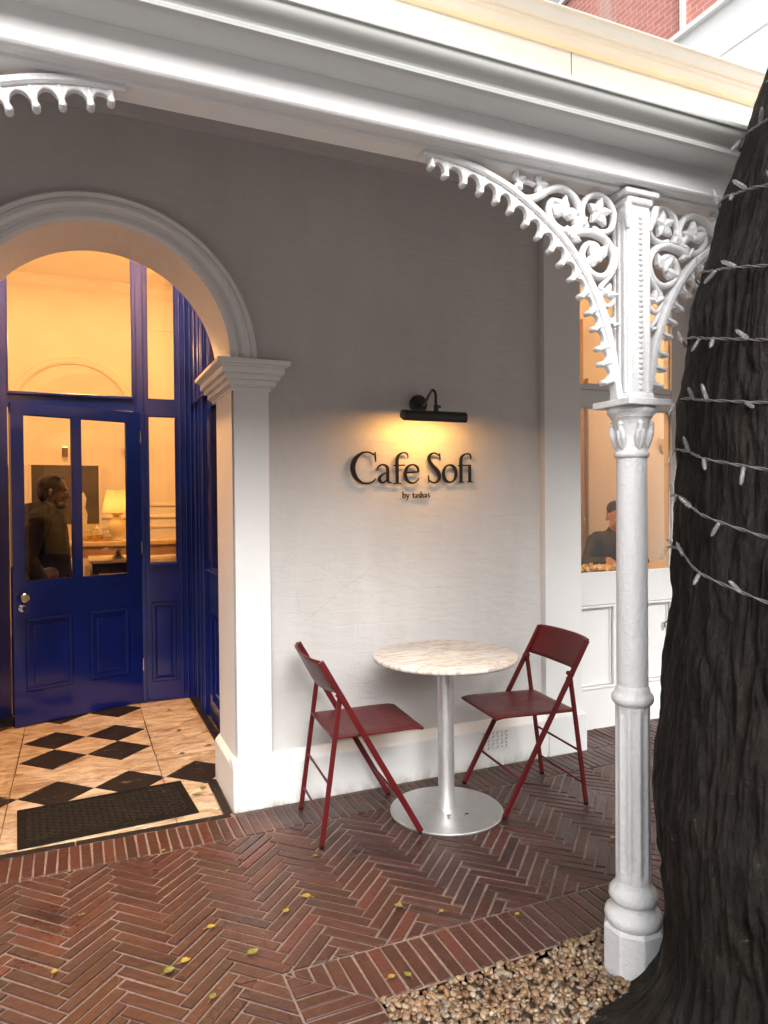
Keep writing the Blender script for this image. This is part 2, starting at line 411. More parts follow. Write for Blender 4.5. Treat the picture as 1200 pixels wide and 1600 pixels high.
def add_rect(cx, cy, ang, l, w, clips=None):
    c, s = cos(ang), sin(ang)
    poly = [(cx+c*a-s*b, cy+s*a+c*b) for a, b in ((-l/2, -w/2), (l/2, -w/2), (l/2, w/2), (-l/2, w/2))]
    full = area(poly)
    if clips:
        res = []
        for cl in clips:
            p = poly
            for h in cl: p = clip_poly(p, *h) if len(p) >= 3 else []
            if len(p) >= 3 and area(p) > 4e-5: res.append(p)
        inu = lambda q: q[1] < PY1-.004 and (q[1] > PY0+.004 or q[0] < GX0-.004)
        if len(clips) == 2 and all(inu(q) for q in poly): res = [poly]
    else: res = [poly]
    for p in res:
        whole = abs(area(p)-full) < 1e-7
        bricks.append((p, (sum(q[0] for q in p)/len(p), sum(q[1] for q in p)/len(p)), whole, ang, l, w))
fieldA = [(0, -1, -(PY0+.004)), (0, 1, PY1-.004), (1, 0, 5.5), (-1, 0, 3.1)]
fieldB = [(0, 1, PY0+.004), (1, 0, GX0-.004), (-1, 0, 3.1), (0, -1, -1.05)]
e1 = (cos(pi/4), sin(pi/4)); e2 = (-sin(pi/4), cos(pi/4)); O = (.29, 2.30)
for m in range(-30, 40):
    for i in range(-90, 90):
        for hv in (0, 1):
            if hv == 0: u, v = i+m*2*ROWS+ROWS/2, i+.5
            else: u, v = i+m*2*ROWS+.5, i+1+ROWS/2
            x = O[0]+BW*(u*e1[0]+v*e2[0]); y = O[1]+BW*(u*e1[1]+v*e2[1])
            if -3.3 < x < 5.7 and .9 < y < PY1+.2:
                j = random.uniform(-.0012, .0012)
                add_rect(x, y, pi/4+hv*pi/2+random.gauss(0, .006), BL-JT+j, BW-JT+j, [fieldA, fieldB])
k = 0; x = -3.0
while x < 5.5:                              # soldier course along the wall
    w = .0448+random.uniform(-.0008, .0008)
    y1 = 3.338 if x > .70 or x < -.5 else 3.330
    if x > 2.86: y1 = 3.345
    add_rect(x+w/2, (PY1+.004+y1)/2, pi/2+random.gauss(0, .008), y1-PY1-.010, w-JT); x += w
x = 2.80
while x < 5.5:                              # second row up to the panelled shop front
    w = .0455; add_rect(x+w/2, 3.50, pi/2+random.gauss(0, .008), .285, w-JT); x += w
mit1 = [[(-1, -1, -(GX0+PY0)), (0, 1, 9)]]
x = GX0-.02
while x < 5.5:                              # band at the gravel, with a mitred corner
    w = .0500+random.uniform(-.001, .001)
    add_rect(x+w/2, (PY0+PB0)/2-.002, pi/2+random.gauss(0, .007), PY0-PB0-.010, w-JT, [[(-1, -1, -(GX0+PY0+.006))]]); x += w
y = PY0+.02
while y > 1.1:
    w = .0500; add_rect((GX0+GX1)/2+.001, y-w/2, random.gauss(0, .007), GX1-GX0-.008, w-JT, [[(1, 1, GX0+PY0-.006)]]); y -= w
def brick_mesh(poly, c, ang, mb=None, jit=.0010):
    ca, sa = cos(-ang), sin(-ang)
    loc = [((p[0]-c[0])*ca-(p[1]-c[1])*sa, (p[0]-c[0])*sa+(p[1]-c[1])*ca) for p in poly]
    if area(loc) < 0: loc.reverse()
    ch = inset(loc, .0022) or loc
    if len(ch) != len(loc): ch = [(p[0]*.9, p[1]*.9) for p in loc]
    # order chamfer ring like the outer ring
    cc = []
    for p in loc: cc.append(min(ch, key=lambda q: (q[0]-p[0])**2+(q[1]-p[1])**2))
    n = len(loc); q = MB()
    q.add([(*p, -.02) for p in loc]+[(*p, -.0018+random.uniform(-jit, jit)) for p in loc]+[(*p, random.uniform(-jit, jit)) for p in cc],
          [(i, (i+1) % n, n+(i+1) % n, n+i) for i in range(n)]+[(n+i, n+(i+1) % n, 2*n+(i+1) % n, 2*n+i) for i in range(n)]+[tuple(range(2*n, 3*n))])
    return q
shared = {}
def occl(b):                                # size in the picture, largest first
    x, y = b[1]
    if not in_view(x, y): return 0
    return area(b[0])/cam_dist(x, y)**3
order = sorted(range(len(bricks)), key=lambda i: -occl(bricks[i]))
parts = set(i for i in order[:300] if occl(bricks[i]) > 0)
stuff = MB()
for i, (p, c, whole, ang, l, w) in enumerate(bricks):
    dz = max(-.0018, random.gauss(0, .0010)); tx, ty = random.gauss(0, .012), random.gauss(0, .004)
    if i in parts:
        if whole:
            key = (round(l, 2), round(w, 3), random.randrange(9))
            if key not in shared:
                jq = lambda: random.uniform(-.0016, .0012)
                base = [(-l/2-jq(), -w/2-jq()), (l/2+jq(), -w/2-jq()), (l/2+jq(), w/2+jq()), (-l/2-jq(), w/2+jq())]
                mb = brick_mesh(base, (0, 0), 0); me = bpy.data.meshes.new('brick'); me.from_pydata(mb.v, [], mb.f); me.materials.append(MT['brick']); shared[key] = me
            me = shared[key]
        else:
            mb = brick_mesh(p, c, ang); me = bpy.data.meshes.new('brick'); me.from_pydata(mb.v, [], mb.f); me.materials.append(MT['brick'])
        o = bpy.data.objects.new('brick', me); COL.objects.link(o); o.parent = pave
        o.location = (c[0], c[1], dz); o.rotation_euler = (tx, ty*.6, ang)
    else:
        mb = brick_mesh(p, c, ang); R = Matrix.Rotation(ang, 3, 'Z')
        stuff.add([tuple(R @ Vector(q)+Vector((c[0], c[1], dz))) for q in mb.v], mb.f)
tag(stuff.build('brick_field', MT['brick2'], pave, fixn=False), kind='stuff')

# gravel bed: soil sheet and pebbles
soil = simple('gravel_soil', (.11, .075, .05), .9, .3, 40, .6, 200)
s_ = MB().quad((GX1, .6, -.028), (5.6, .6, -.028), (5.6, PB0-.006, -.028), (GX1, PB0-.006, -.028)).build('gravel_bed', soil); tag(s_, kind='structure')
def ico(sub=2):
    bm = bmesh.new(); bmesh.ops.create_icosphere(bm, subdivisions=sub, radius=1); bm.verts.ensure_lookup_table()
    v = np.array([x.co[:] for x in bm.verts]); f = np.array([[q.index for q in x.verts] for x in bm.faces]); bm.free(); return v, f
iv, if_ = ico(2)
N = 8600
px = rng.uniform(GX1+.004, 2.5, N); py = rng.uniform(1.02, PB0-.007, N)
keep = np.array([in_view(a, b, 0, .06) or rng.random() < .45 for a, b in zip(px, py)])
px, py = px[keep], py[keep]; N = len(px)
V = np.zeros((N, len(iv), 3)); 
for i in range(N):
    r = rng.uniform(.0062, .0118); sc = np.array([r*rng.uniform(.9, 1.5), r*rng.uniform(.75, 1.05), r*rng.uniform(.5, .8)])
    q = iv*sc*(1+.16*np.sin(iv@rng.normal(0, 2.4, 3)+rng.uniform(0, 6)))[:, None]
    Rm = np.array((Matrix.Rotation(rng.uniform(0, 6.28), 3, 'Z') @ Matrix.Rotation(rng.normal(0, .5), 3, 'X') @ Matrix.Rotation(rng.normal(0, .4), 3, 'Y')))
    V[i] = q@Rm.T + np.array([px[i], py[i], -.014+rng.uniform(0, .020)+.006*math.sin(px[i]*9+py[i]*7)])
F = (if_[None]+(np.arange(N)*len(iv))[:, None, None]).reshape(-1, 3)
me = bpy.data.meshes.new('gravel'); me.from_pydata(V.reshape(-1, 3).tolist(), [], F.tolist()); me.materials.append(MT['pebble'])
me.polygons.foreach_set('use_smooth', [True]*len(me.polygons))
gv = bpy.data.objects.new('gravel', me); link(gv); tag(gv, 'tan and brown pebbles around the column foot', 'gravel', kind='stuff')

# entrance tiles
EF = MB(); EF.quad((-.92, 3.330, -.006), (.86, 3.330, -.006), (.86, 5.70, -.006), (-.92, 5.70, -.006))
efloor = EF.build('entrance_floor', simple('tile_grout', (.07, .05, .035), .9, .3, 40)); tag(efloor, 'cream and black tiled entrance floor', kind='structure')
PX0, PX1, PYa, PYb = -.325, .412, 4.345, 5.062
D = .358
def tile(poly, mat, h=.0):
    p = inset(poly, .0023)
    if len(p) < 3 or area(p) < 4e-4: return
    c = (sum(q[0] for q in p)/len(p), sum(q[1] for q in p)/len(p))
    q = inset(p, .0012)
    if len(q) == len(p):
        qq = [min(q, key=lambda t: (t[0]-s[0])**2+(t[1]-s[1])**2) for s in p]
    else: qq = p
    n = len(p); mb = MB(); z = random.gauss(0, .0004)
    if qq is p: mb.prism(p, -.02, z)
    else: mb.add([(*a, -.02) for a in p]+[(*a, z-.0012) for a in p]+[(*a, z) for a in qq],
           [(i, (i+1) % n, n+(i+1) % n, n+i) for i in range(n)]+[(n+i, n+(i+1) % n, 2*n+(i+1) % n, 2*n+i) for i in range(n)]+[tuple(range(2*n, 3*n))])
    mb.build('tile', mat, efloor, loc=(c[0], c[1], 0))
def diamond(cx, cy, d): return [(cx-d/2, cy), (cx, cy-d/2), (cx+d/2, cy), (cx, cy+d/2)]
zones = [(-.62, .622, 3.376, 3.835), (-.84, .775, 3.835, 5.52)]
outer = []
for i in range(-8, 9):
    for j in range(-12, 12):
        cx = -.108+i*D/2; cy = 3.975+j*D/2
        if (i+j) % 2: continue
        black = i % 2 == 0 and (j == 0 or (j == 8 and cx < .4))
        for (a, b, c, d) in zones:
            poly = clip_rect(diamond(cx, cy, D), a, b, c, d)
            if not poly: continue
            for (x0, x1, y0, y1) in ((a, PX0, c, d), (PX1, b, c, d), (PX0, PX1, c, PYa), (PX0, PX1, PYb, d)):
                q = clip_rect(poly, x0, x1, y0, y1)
                if q: tile(q, MT['black'] if black else MT['cream'])
creamw = m_tile_cream(); creamw.name = 'pale_marble_tile'
Dp = .3585
for i in range(-4, 5):
    for j in range(-4, 5):
        if (i+j) % 2: continue
        cx = (PX0+PX1)/2+i*Dp/2; cy = (PYa+PYb)/2+j*Dp/2
        q = clip_rect(diamond(cx, cy, Dp), PX0+.003, PX1-.003, PYa+.003, PYb-.003)
        if q: tile(q, MT['black'] if (i % 2 and j % 2) else MT['cream'])
# dark border strips
for x0, x1, y0, y1 in ((-.62, -.02, 3.336, 3.374), (-.018, .655, 3.336, 3.374), (.624, .668, 3.376, 3.835), (.777, .828, 3.85, 4.7), (.777, .828, 4.702, 5.52), (-.9, .2, 5.522, 5.56), (.202, .83, 5.522, 5.56)):
    tile([(x0, y0), (x1, y0), (x1, y1), (x0, y1)], MT['black'])

# ================================================================ CAFE BUILDING
WY, WB = 3.42, 3.80
bld = thing('cafe_building', 'white and grey rendered cafe building with arched entrance and veranda', 'building', (0, 3.42, 0))
AX, AZ, AR = .12, 2.155, .575
JL, JR = AX-AR, AX+AR
mb = MB()
def wallblock(x0, x1, z0, z1): mb.box(x0, x1, WY, WB, z0, z1)
wallblock(-4.2, JL, 0, AZ); wallblock(JR, 2.60, 0, AZ)
n = 40; TOPZ = 3.95
arc = [(AX-AR*cos(pi*i/n), AZ+AR*sin(pi*i/n)) for i in range(n+1)]
for i in range(n):
    (xa, za), (xb, zb) = arc[i], arc[i+1]
    mb.add([(xa, WY, za), (xb, WY, zb), (xb, WY, TOPZ), (xa, WY, TOPZ), (xa, WB, za), (xb, WB, zb), (xb, WB, TOPZ), (xa, WB, TOPZ)],
           [(0, 1, 2, 3), (7, 6, 5, 4), (0, 4, 5, 1)])
mb.quad((-4.2, WY, AZ), (JL, WY, AZ), (JL, WY, TOPZ), (-4.2, WY, TOPZ)); mb.quad((JR, WY, AZ), (2.60, WY, AZ), (2.60, WY, TOPZ), (JR, WY, TOPZ))
mb.quad((-4.2, WB, AZ), (JL, WB, AZ), (JL, WB, TOPZ), (-4.2, WB, TOPZ)); mb.quad((JR, WB, AZ), (2.60, WB, AZ), (2.60, WB, TOPZ), (JR, WB, TOPZ))
mb.box(2.60, 5.6, WY, WB, 2.93, TOPZ); mb.box(3.95, 5.6, WY, WB, 0, 2.93)
wall = mb.build('front_wall', MT['wall'], bld, fixn=False)
# white lining of the arch soffit and the jambs
mb = MB(); RR = AR-.004
arc2 = [(AX-RR*cos(pi*i/48), AZ+RR*sin(pi*i/48)) for i in range(49)]
ring = [(JL+.004, .2)]+arc2+[(JR-.004, .2)]
for (xa, za), (xb, zb) in zip(ring, ring[1:]): mb.quad((xa, WY-.02, za), (xb, WY-.02, zb), (xb, WB+.004, zb), (xa, WB+.004, za))
mb.build('arch_lining', MT['trim'], bld, smooth=40, fixn=False)
# arch moulding: profile (radius offset, y) swept round the arch
prof = [(0, WY+.02), (-.012, WY-.012), (-.012, WY-.040), (.004, WY-.050), (.022, WY-.050), (.028, WY-.040), (.036, WY-.042), (.044, WY-.058), (.060, WY-.066), (.078, WY-.062), (.086, WY-.048), (.092, WY-.054), (.104, WY-.060), (.114, WY-.050), (.116, WY+.01)]
mb = MB(); n = 72; m = len(prof); vv = []
for i in range(n+1):
    a = pi*i/n
    vv += [(AX-(AR+dr)*cos(a), y, AZ+(AR+dr)*sin(a)) for dr, y in prof]
mb.add(vv, [(i*m+k, i*m+k+1, (i+1)*m+k+1, (i+1)*m+k) for i in range(n) for k in range(m-1)])
mb.build('arch_moulding', MT['trim'], bld, smooth=30)
# pilaster beside the arch
def pilaster(x0, x1, mirror=False):
    p = MB().box(x0, x1, WY-.035, WY+.02, .20, 2.03).build('pilaster', MT['trim'], bld, bevel=.006)
    j0, j1 = (x0, x1)
    mb = MB()
    tiers = [(2.010, 2.026, .010), (2.026, 2.034, .016), (2.034, 2.060, .030), (2.060, 2.086, .046), (2.086, 2.118, .064), (2.118, 2.128, .070), (2.128, 2.150, .088)]
    for z0, z1, o in tiers:
        mb.box(x0-o, x1+o, WY-.035-o, WY+.03, z0, z1)
    for z0, z1, o in tiers:
        a, b = (x0-o, x0+.02) if not mirror else (x1-.02, x1+o)
        mb.box(a, b, WY+.0302, WB+.10+o, z0, z1)
    mb.build('capital', MT['trim'], p, bevel=.005)
pilaster(JR+.002, .868); pilaster(-.63, JL-.002, True)
# jamb block behind the pilaster line
# plinth with a splayed top
def plinth(x0, x1, y0, y1=None, jamb=0):
    y1 = y1 or WY+.03
    prof = [(y0, 0), (y0, .213), (WY-.018, .246), (y1, .246), (y1, 0)]
    return MB().extr_x(prof, x0, x1)
mb = plinth(JR-.025, 2.478, 3.345); mb.build('plinth', MT['plinth'], bld, bevel=.008)
mb = MB(); jp = [(.668, 0), (.668, .213), (.693, .243), (.72, .243), (.72, 0)]
mb.add([(x, 3.352, z) for x, z in jp]+[(x, 3.832, z) for x, z in jp], [tuple(range(5)), tuple(range(9, 4, -1))]+[(i, 5+i, 5+(i+1) % 5, (i+1) % 5) for i in range(5)])
mb.build('plinth', MT['plinth'], bld, bevel=.006)
mb = plinth(-4.2, JL+.025, 3.345); mb.build('plinth', MT['plinth'], bld, bevel=.008)
# air brick in the plinth
vent = MB().box(2.02, 2.20, 3.336, 3.346, .098, .205).build('air_vent', MT['plinth'], bld, bevel=.003)
for r_ in range(5):
    for c_ in range(6):
        cx = 2.036+c_*.0285; cz = .113+r_*.020
        a = ((r_+c_) % 2)*2-1
        MB().bar((cx-.005, 3.3355, cz-a*.006), (cx+.005, 3.3355, cz+a*.006), .002, .0042, (0, 1, 0)).build('vent_slot', MT['blackmetal'], vent)
# flat white casing pilaster by the shop window
pc = MB().box(2.480, 2.738, 3.378, 3.60, .20, 3.22).build('window_casing', MT['casing'], bld, bevel=.004)
MB().box(2.472, 2.745, 3.340, 3.60, 0, .225).build('casing_plinth', MT['casing'], pc, bevel=.006)
# wall cornice and veranda ceiling
prof = [(WY+.02, 3.215), (WY-.014, 3.215), (WY-.020, 3.232), (WY-.040, 3.240), (WY-.052, 3.262), (WY-.085, 3.280), (WY-.092, 3.300), (WY-.11, 3.306), (WY-.11, 3.36), (WY+.02, 3.36)]
MB().extr_x(prof, -4.2, 5.6).build('wall_cornice', MT['ceiling'], bld, bevel=.003)
mb = MB(); 
for (ya, za), (yb, zb) in (((1.72, 2.515), (2.3, 2.78)), ((2.3, 2.78), (2.9, 3.08)), ((2.9, 3.08), (3.45, 3.335))):
    mb.add([(-4.2, ya, za), (5.6, ya, za), (5.6, yb, zb), (-4.2, yb, zb), (-4.2, ya, za+.07), (5.6, ya, za+.07), (5.6, yb, zb+.07), (-4.2, yb, zb+.07)],
           [(0, 1, 2, 3), (7, 6, 5, 4), (0, 4, 5, 1), (2, 6, 7, 3), (0, 3, 7, 4), (1, 5, 6, 2)])
mb.build('veranda_roof', MT['ceiling'], bld)
# veranda beam, fascia mouldings, gutter
beam = MB().box(-4.2, 5.6, 1.662, 1.80, 2.4255, 2.60).build('veranda_beam', MT['white'], bld, bevel=.006)
MB().extr_x([(1.665, 2.440), (1.655, 2.437), (1.650, 2.430), (1.655, 2.422), (1.668, 2.420), (1.680, 2.424)], -4.2, 5.6).build('beam_moulding', MT['white'], beam, smooth=50)
MB().extr_x([(1.70, 2.430), (1.70, 2.418), (1.712, 2.414), (1.776, 2.414), (1.786, 2.420), (1.786, 2.430)], -4.2, 5.6).build('beam_moulding', MT['white'], beam)
gp = [(1.661, 2.514), (1.590, 2.514), (1.580, 2.512), (1.570, 2.512), (1.562, 2.516), (1.559, 2.523), (1.562, 2.529), (1.560, 2.534), (1.552, 2.538), (1.542, 2.541), (1.533, 2.545), (1.526, 2.551), (1.521, 2.558), (1.519, 2.566), (1.513, 2.566), (1.511, 2.572), (1.514, 2.577), (1.524, 2.577), (1.527, 2.570), (1.530, 2.560), (1.60, 2.535), (1.661, 2.535)]
gut = MB().extr_x(gp, -4.2, 5.6).build('gutter', MT['gutter'], bld, smooth=35)
MB().extr_x([(1.512, 2.566), (1.508, 2.572), (1.511, 2.5785), (1.524, 2.5785), (1.526, 2.572)], -4.2, 5.6).build('gutter_lip', MT['gutter'], gut, smooth=60)
# upper eaves of the house above the veranda roof, with its cove light
creamp = m_white('cream_eaves_paint', (.52, .515, .49), .05, 30, .7)
ep = [(3.48, 3.60), (3.40, 3.60), (3.40, 4.098), (3.395, 4.102), (3.372, 4.104), (3.352, 4.120), (3.338, 4.146), (3.325, 4.154), (3.318, 4.168), (3.306, 4.172), (3.292, 4.188), (3.282, 4.212), (3.270, 4.224), (3.262, 4.228), (3.262, 4.240), (3.285, 4.244), (3.48, 4.244)]
eav = MB().extr_x(ep, -4.2, 5.6).build('upper_eaves', creamp, bld, smooth=30)
for xs in (-1.55, .48, 2.70, 4.5): MB().box(xs-.002, xs+.002, 3.3985, 3.42, 3.61, 4.097).build('board_joint', MT['rubber'], eav)
MB().box(-4.2, 5.6, 3.41, 9.3, 4.246, 4.34).build('house_roof', creamp, bld)
led = MB().box(-4.2, 5.6, 3.352, 3.362, 3.870, 3.878).build('cove_light', emit('warm_led', (1, .60, .14), 13), bld)
MB().box(-4.2, 5.6, 3.335, 3.3945, 3.82, 3.866).build('cove_trough', creamp, bld)

# ---------------------------------------------------------------- blue entrance screen
FY0, FY1 = 5.545, 5.615
def framed(name, boxes, mat, parent, bevel=.004, fn=None):
    mb = MB()
    for b in boxes: mb.box(*b)
    if fn: mb.xf(fn)
    return mb.build(name, mat, parent, bevel=bevel)
scr = framed('entrance_screen', [(-.505, -.425, FY0, FY1, 0, 3.90), (.402, .500, FY0, FY1, 0, 3.90), (.705, .832, FY0-.01, FY1, 0, 3.90), (-.90, -.80, FY0, FY1, 0, 3.90),
     (-.425, .402, FY0+.004, FY1-.004, 2.160, 2.250), (.500, .705, FY0+.004, FY1-.004, 2.132, 2.250), (-.80, -.505, FY0+.004, FY1-.004, 2.132, 2.250),
     (-.425, .402, FY0+.004, FY1-.004, 3.80, 3.899), (.500, .705, FY0+.004, FY1-.004, 3.80, 3.899), (-.80, -.505, FY0+.004, FY1-.004, 3.80, 3.899),
     (.500, .705, FY0+.004, FY1-.004, .74, 1.030), (.500, .705, FY0+.004, FY1-.004, 0, .14), (-.80, -.505, FY0+.004, FY1-.004, 0, 1.03),
     (.500, .705, FY0+.030, FY1-.012, .14, .74)], MT['blue'], bld, bevel=.0)
def mould(name, x0, x1, z0, z1, y, w, d, mat, parent, fn=None, bevel=.003):
    return framed(name, [(x0, x1, y-d, y, z1-w, z1), (x0, x1, y-d, y, z0, z0+w), (x0, x0+w, y-d+.0005, y, z0+w, z1-w), (x1-w, x1, y-d+.0005, y, z0+w, z1-w)], mat, parent, bevel, fn)
for x0, x1, z0, z1 in ((-.425, .402, 2.250, 3.80), (.500, .705, 2.250, 3.80), (.500, .705, 1.030, 2.132), (-.80, -.505, 1.03, 2.132), (-.80, -.505, 2.25, 3.80)):
    mould('glazing_bead', x0, x1, z0, z1, FY0+.022, .010, .014, MT['blue'], scr)
    MB().box(x0+.002, x1-.002, FY0+.034, FY0+.038, z0+.002, z1-.002).build('pane', MT['glass'], scr)
MB().box(-.425, .402, FY0-.016, FY0+.003, 2.242, 2.266).build('transom_moulding', MT['blue'], scr, bevel=.005)
MB().box(.495, .712, FY0-.022, FY0+.003, 1.012, 1.036).build('window_sill', MT['blue'], scr, bevel=.006)
mould('panel_moulding', .515, .690, .145, .735, FY0+.012, .022, .016, MT['blue'], scr)
framed('panel', [(.545, .660, FY0+.014, FY0+.031, .178, .702)], MT['blue'], scr, .010)
for xm in (.422, .474): MB().box(xm-.004, xm+.004, FY0-.006, FY0+.002, .0, 3.90).build('mullion_bead', MT['blue'], scr, bevel=.003)
for xm in (.735, .775, .812): MB().box(xm-.006, xm+.006, FY0-.022, FY0-.008, .0, 3.90).build('mullion_bead', MT['blue'], scr, bevel=.004)

# door leaf standing ajar
HX, HY = .4478, 5.541
dx = Vector((-.938, -.346, 0)).normalized(); dy = Vector((-dx.y, dx.x, 0)); 
if dy.y < 0: dy = -dy
def T(p): return Vector((HX, HY, 0)) + dx*p.x + dy*p.y + Vector((0, 0, p.z))
DW, DH, DT = .885, 2.150, .044
door = framed('door', [(0, .100, 0, DT, .008, DH), (.812, DW, 0, DT, .008, DH), (.100, .812, 0, DT, 2.075, DH), (.436, .490, 0, DT, .962, 2.075), (.100, .812, 0, DT, .722, .962), (.100, .812, 0, DT, .008, .228), (.388, .502, 0, DT, .228, .722),
    (.100, .388, .014, .030, .228, .722), (.502, .812, .014, .030, .228, .722)], MT['blue'], bld, 0, T)
for x0, x1 in ((.100, .436), (.490, .812)):
    mould('glazing_bead', x0, x1, .962, 2.075, .012, .008, .010, MT['blue'], door, T, .002)
    MB().box(x0+.002, x1-.002, .020, .024, .964, 2.073).xf(T).build('pane', MT['glass'], door)
for x0, x1 in ((.100, .388), (.502, .812)):
    mould('panel_moulding', x0+.006, x1-.006, .234, .716, .0135, .020, .018, MT['blue'], door, T)
    framed('panel', [(x0+.055, x1-.055, .006, .0138, .285, .665)], MT['blue'], door, .006, T)
def disc(p, r, d0, d1, n=24):
    mb = MB(); mb.lathe([(r*.8, d0), (r, d0+.1*(d1-d0)), (r, d1-.15*(d1-d0)), (r*.85, d1)], (0, 0), n)
    mb.v = [tuple(Vector((p[0]+v[0], -v[2], p[1]+v[1]))) for v in mb.v]; return mb
disc((.825, .862), .013, 0, .030).xf(T).build('door_knob', MT['chrome'], door, smooth=40)
disc((.825, .862), .030, .030, .058).xf(T).build('door_knob', MT['chrome'], door, smooth=40)
disc((.832, .790), .023, 0, .008).xf(T).build('lock_plate', MT['chrome'], door, smooth=40)
MB().box(.829, .835, -.0095, -.0081, .780, .798).xf(T).build('keyhole', MT['blackmetal'], door)
for z in (.283, 1.15, 1.968): MB().tube([(0, -.006, z-.045), (0, -.006, z+.045)], .007, 10).xf(T).build('hinge', MT['chrome'], door, smooth=40)

# blue side screens of the entrance (along y)
def side(X, sgn, label=None):
    fn = lambda p: Vector((X+sgn*p.y, p.x, p.z))          # local x -> world y, local y -> depth away from the entrance
    s0 = framed('side_screen', [(3.83, 3.95, 0, .07, 0, 3.9), (4.87, 4.96, .006, .07, 0, 3.9), (5.0, 5.544, 0, .07, 0, 3.9), (4.96, 5.0, .02, .07, 0, 3.9), (3.95, 4.87, .004, .066, 2.13, 2.245), (3.95, 4.87, .004, .066, .74, 1.03), (3.95, 4.87, .004, .066, 0, .14), (3.95, 4.87, .004, .066, 3.8, 3.899), (3.95, 4.87, .03, .06, .14, .74)], MT['blue'], bld, 0, fn)
    for z0, z1 in ((1.03, 2.13), (2.245, 3.8)):
        mould('glazing_bead', 3.95, 4.87, z0, z1, .022, .012, .014, MT['blue'], s0, fn)
        MB().box(3.952, 4.868, .034, .038, z0+.002, z1-.002).xf(fn).build('pane', MT['glass'], s0)
    MB().box(3.95, 5.54, -.022, .003, 2.205, 2.23).xf(fn).build('transom_moulding', MT['blue'], s0, bevel=.005)
    MB().box(3.95, 4.90, -.026, .003, 1.008, 1.032).xf(fn).build('window_sill', MT['blue'], s0, bevel=.006)
    mould('panel_moulding', 4.0, 4.40, .19, .70, .030, .022, .016, MT['blue'], s0, fn)
    mould('panel_moulding', 4.45, 4.82, .19, .70, .030, .022, .016, MT['blue'], s0, fn)
    for ym in (5.06, 5.12, 5.22, 5.40): MB().box(ym-.008, ym+.008, -.014, .002, 0, 3.9).xf(fn).build('mullion_bead', MT['blue'], s0, bevel=.005)
side(.830, 1); side(-.905, -1)
MB().box(-.98, .91, WB+.002, 5.62, 3.902, 3.96).build('entrance_ceiling', MT['interior'], bld)

# ---------------------------------------------------------------- panelled shop front
SY = 3.630
sh = framed('shop_front', [(2.70, 2.84, SY, SY+.07, 0, 2.93), (3.705, 3.95, SY, SY+.07, 0, 2.93), (2.84, 3.705, SY+.003, SY+.067, 2.066, 2.176), (2.84, 3.705, SY+.003, SY+.067, 2.180, 2.210), (2.84, 3.705, SY+.003, SY+.067, 2.86, 2.929),
     (2.84, 3.705, SY+.003, SY+.067, .80, 1.000), (2.84, 3.705, SY+.003, SY+.067, 0, .255), (3.215, 3.335, SY+.003, SY+.067, .255, .80), (2.84, 3.215, SY+.028, SY+.060, .255, .80), (3.335, 3.705, SY+.028, SY+.060, .255, .80)], MT['casing'], bld, 0)
for x0, x1, z0, z1 in ((2.84, 3.705, 1.0, 2.066), (2.84, 3.705, 2.21, 2.86)):
    mould('glazing_bead', x0, x1, z0, z1, SY+.030, .009, .014, MT['casing'], sh)
    MB().box(x0+.002, x1-.002, SY+.036, SY+.041, z0+.002, z1-.002).build('pane', MT['glass'], sh)
for x0, x1 in ((2.84, 3.215), (3.335, 3.705)):
    mould('panel_moulding', x0+.004, x1-.004, .259, .796, SY+.014, .016, .020, MT['casing'], sh)
    mould('panel_moulding', x0+.022, x1-.022, .277, .778, SY+.027, .012, .012, MT['casing'], sh)

# ---------------------------------------------------------------- rooms behind
IN = MT['interior']
framed('inner_wall', [(-2.7, 2.5, 9.0, 9.12, 0, 4.1), (-2.82, -2.7, 5.62, 9.0, 0, 4.1), (2.5, 2.62, 5.75, 9.0, 0, 4.1), (.905, 6.6, 5.63, 5.74, 0, 4.1), (6.6, 6.7, 3.80, 5.63, 0, 4.1), (-2.7, -.98, 5.62, 5.70, 0, 4.1)], IN, bld, 0)
framed('room_floor', [(-2.7, 2.5, 5.62, 9.0, -.05, .0), (.905, 6.6, 3.80, 5.62, -.05, .0)], MT['woodfloor'], bld, 0)
framed('room_ceiling', [(-2.7, 2.5, 5.62, 9.0, 4.08, 4.16), (.905, 6.6, 3.80, 5.62, 4.08, 4.16)], IN, bld, 0)
mb = MB().extr_x([(9.0, 3.94), (8.985, 3.94), (8.96, 3.965), (8.93, 3.98), (8.88, 4.04), (8.88, 4.079), (9.0, 4.079)], -2.7, 2.5); mb.build('room_cornice', IN, bld)
mb = MB().extr_x([(9.0, 1.30), (8.985, 1.30), (8.975, 1.315), (8.975, 1.33), (8.985, 1.345), (9.0, 1.345)], -2.7, 2.5); mb.build('dado_rail', IN, bld)
# arched niche moulding on the back wall
mb = MB(); vv = []; pr = [(0, 8.999), (0, 8.965), (.03, 8.955), (.05, 8.965), (.07, 8.96), (.09, 8.975), (.09, 8.999)]
for i in range(49):
    a = pi*i/48; vv += [(0-(.60+d)*cos(a), y, 2.55+(.60+d)*sin(a)*.92) for d, y in pr]
mb.add(vv, [(i*7+k, i*7+k+1, (i+1)*7+k+1, (i+1)*7+k) for i in range(48) for k in range(6)]); mb.build('arch_moulding', IN, bld, smooth=40)
framed('niche_jamb', [(-.69, -.60, 8.96, 9.0, 0, 2.55), (.60, .69, 8.96, 9.0, 0, 2.55)], IN, bld, .004)
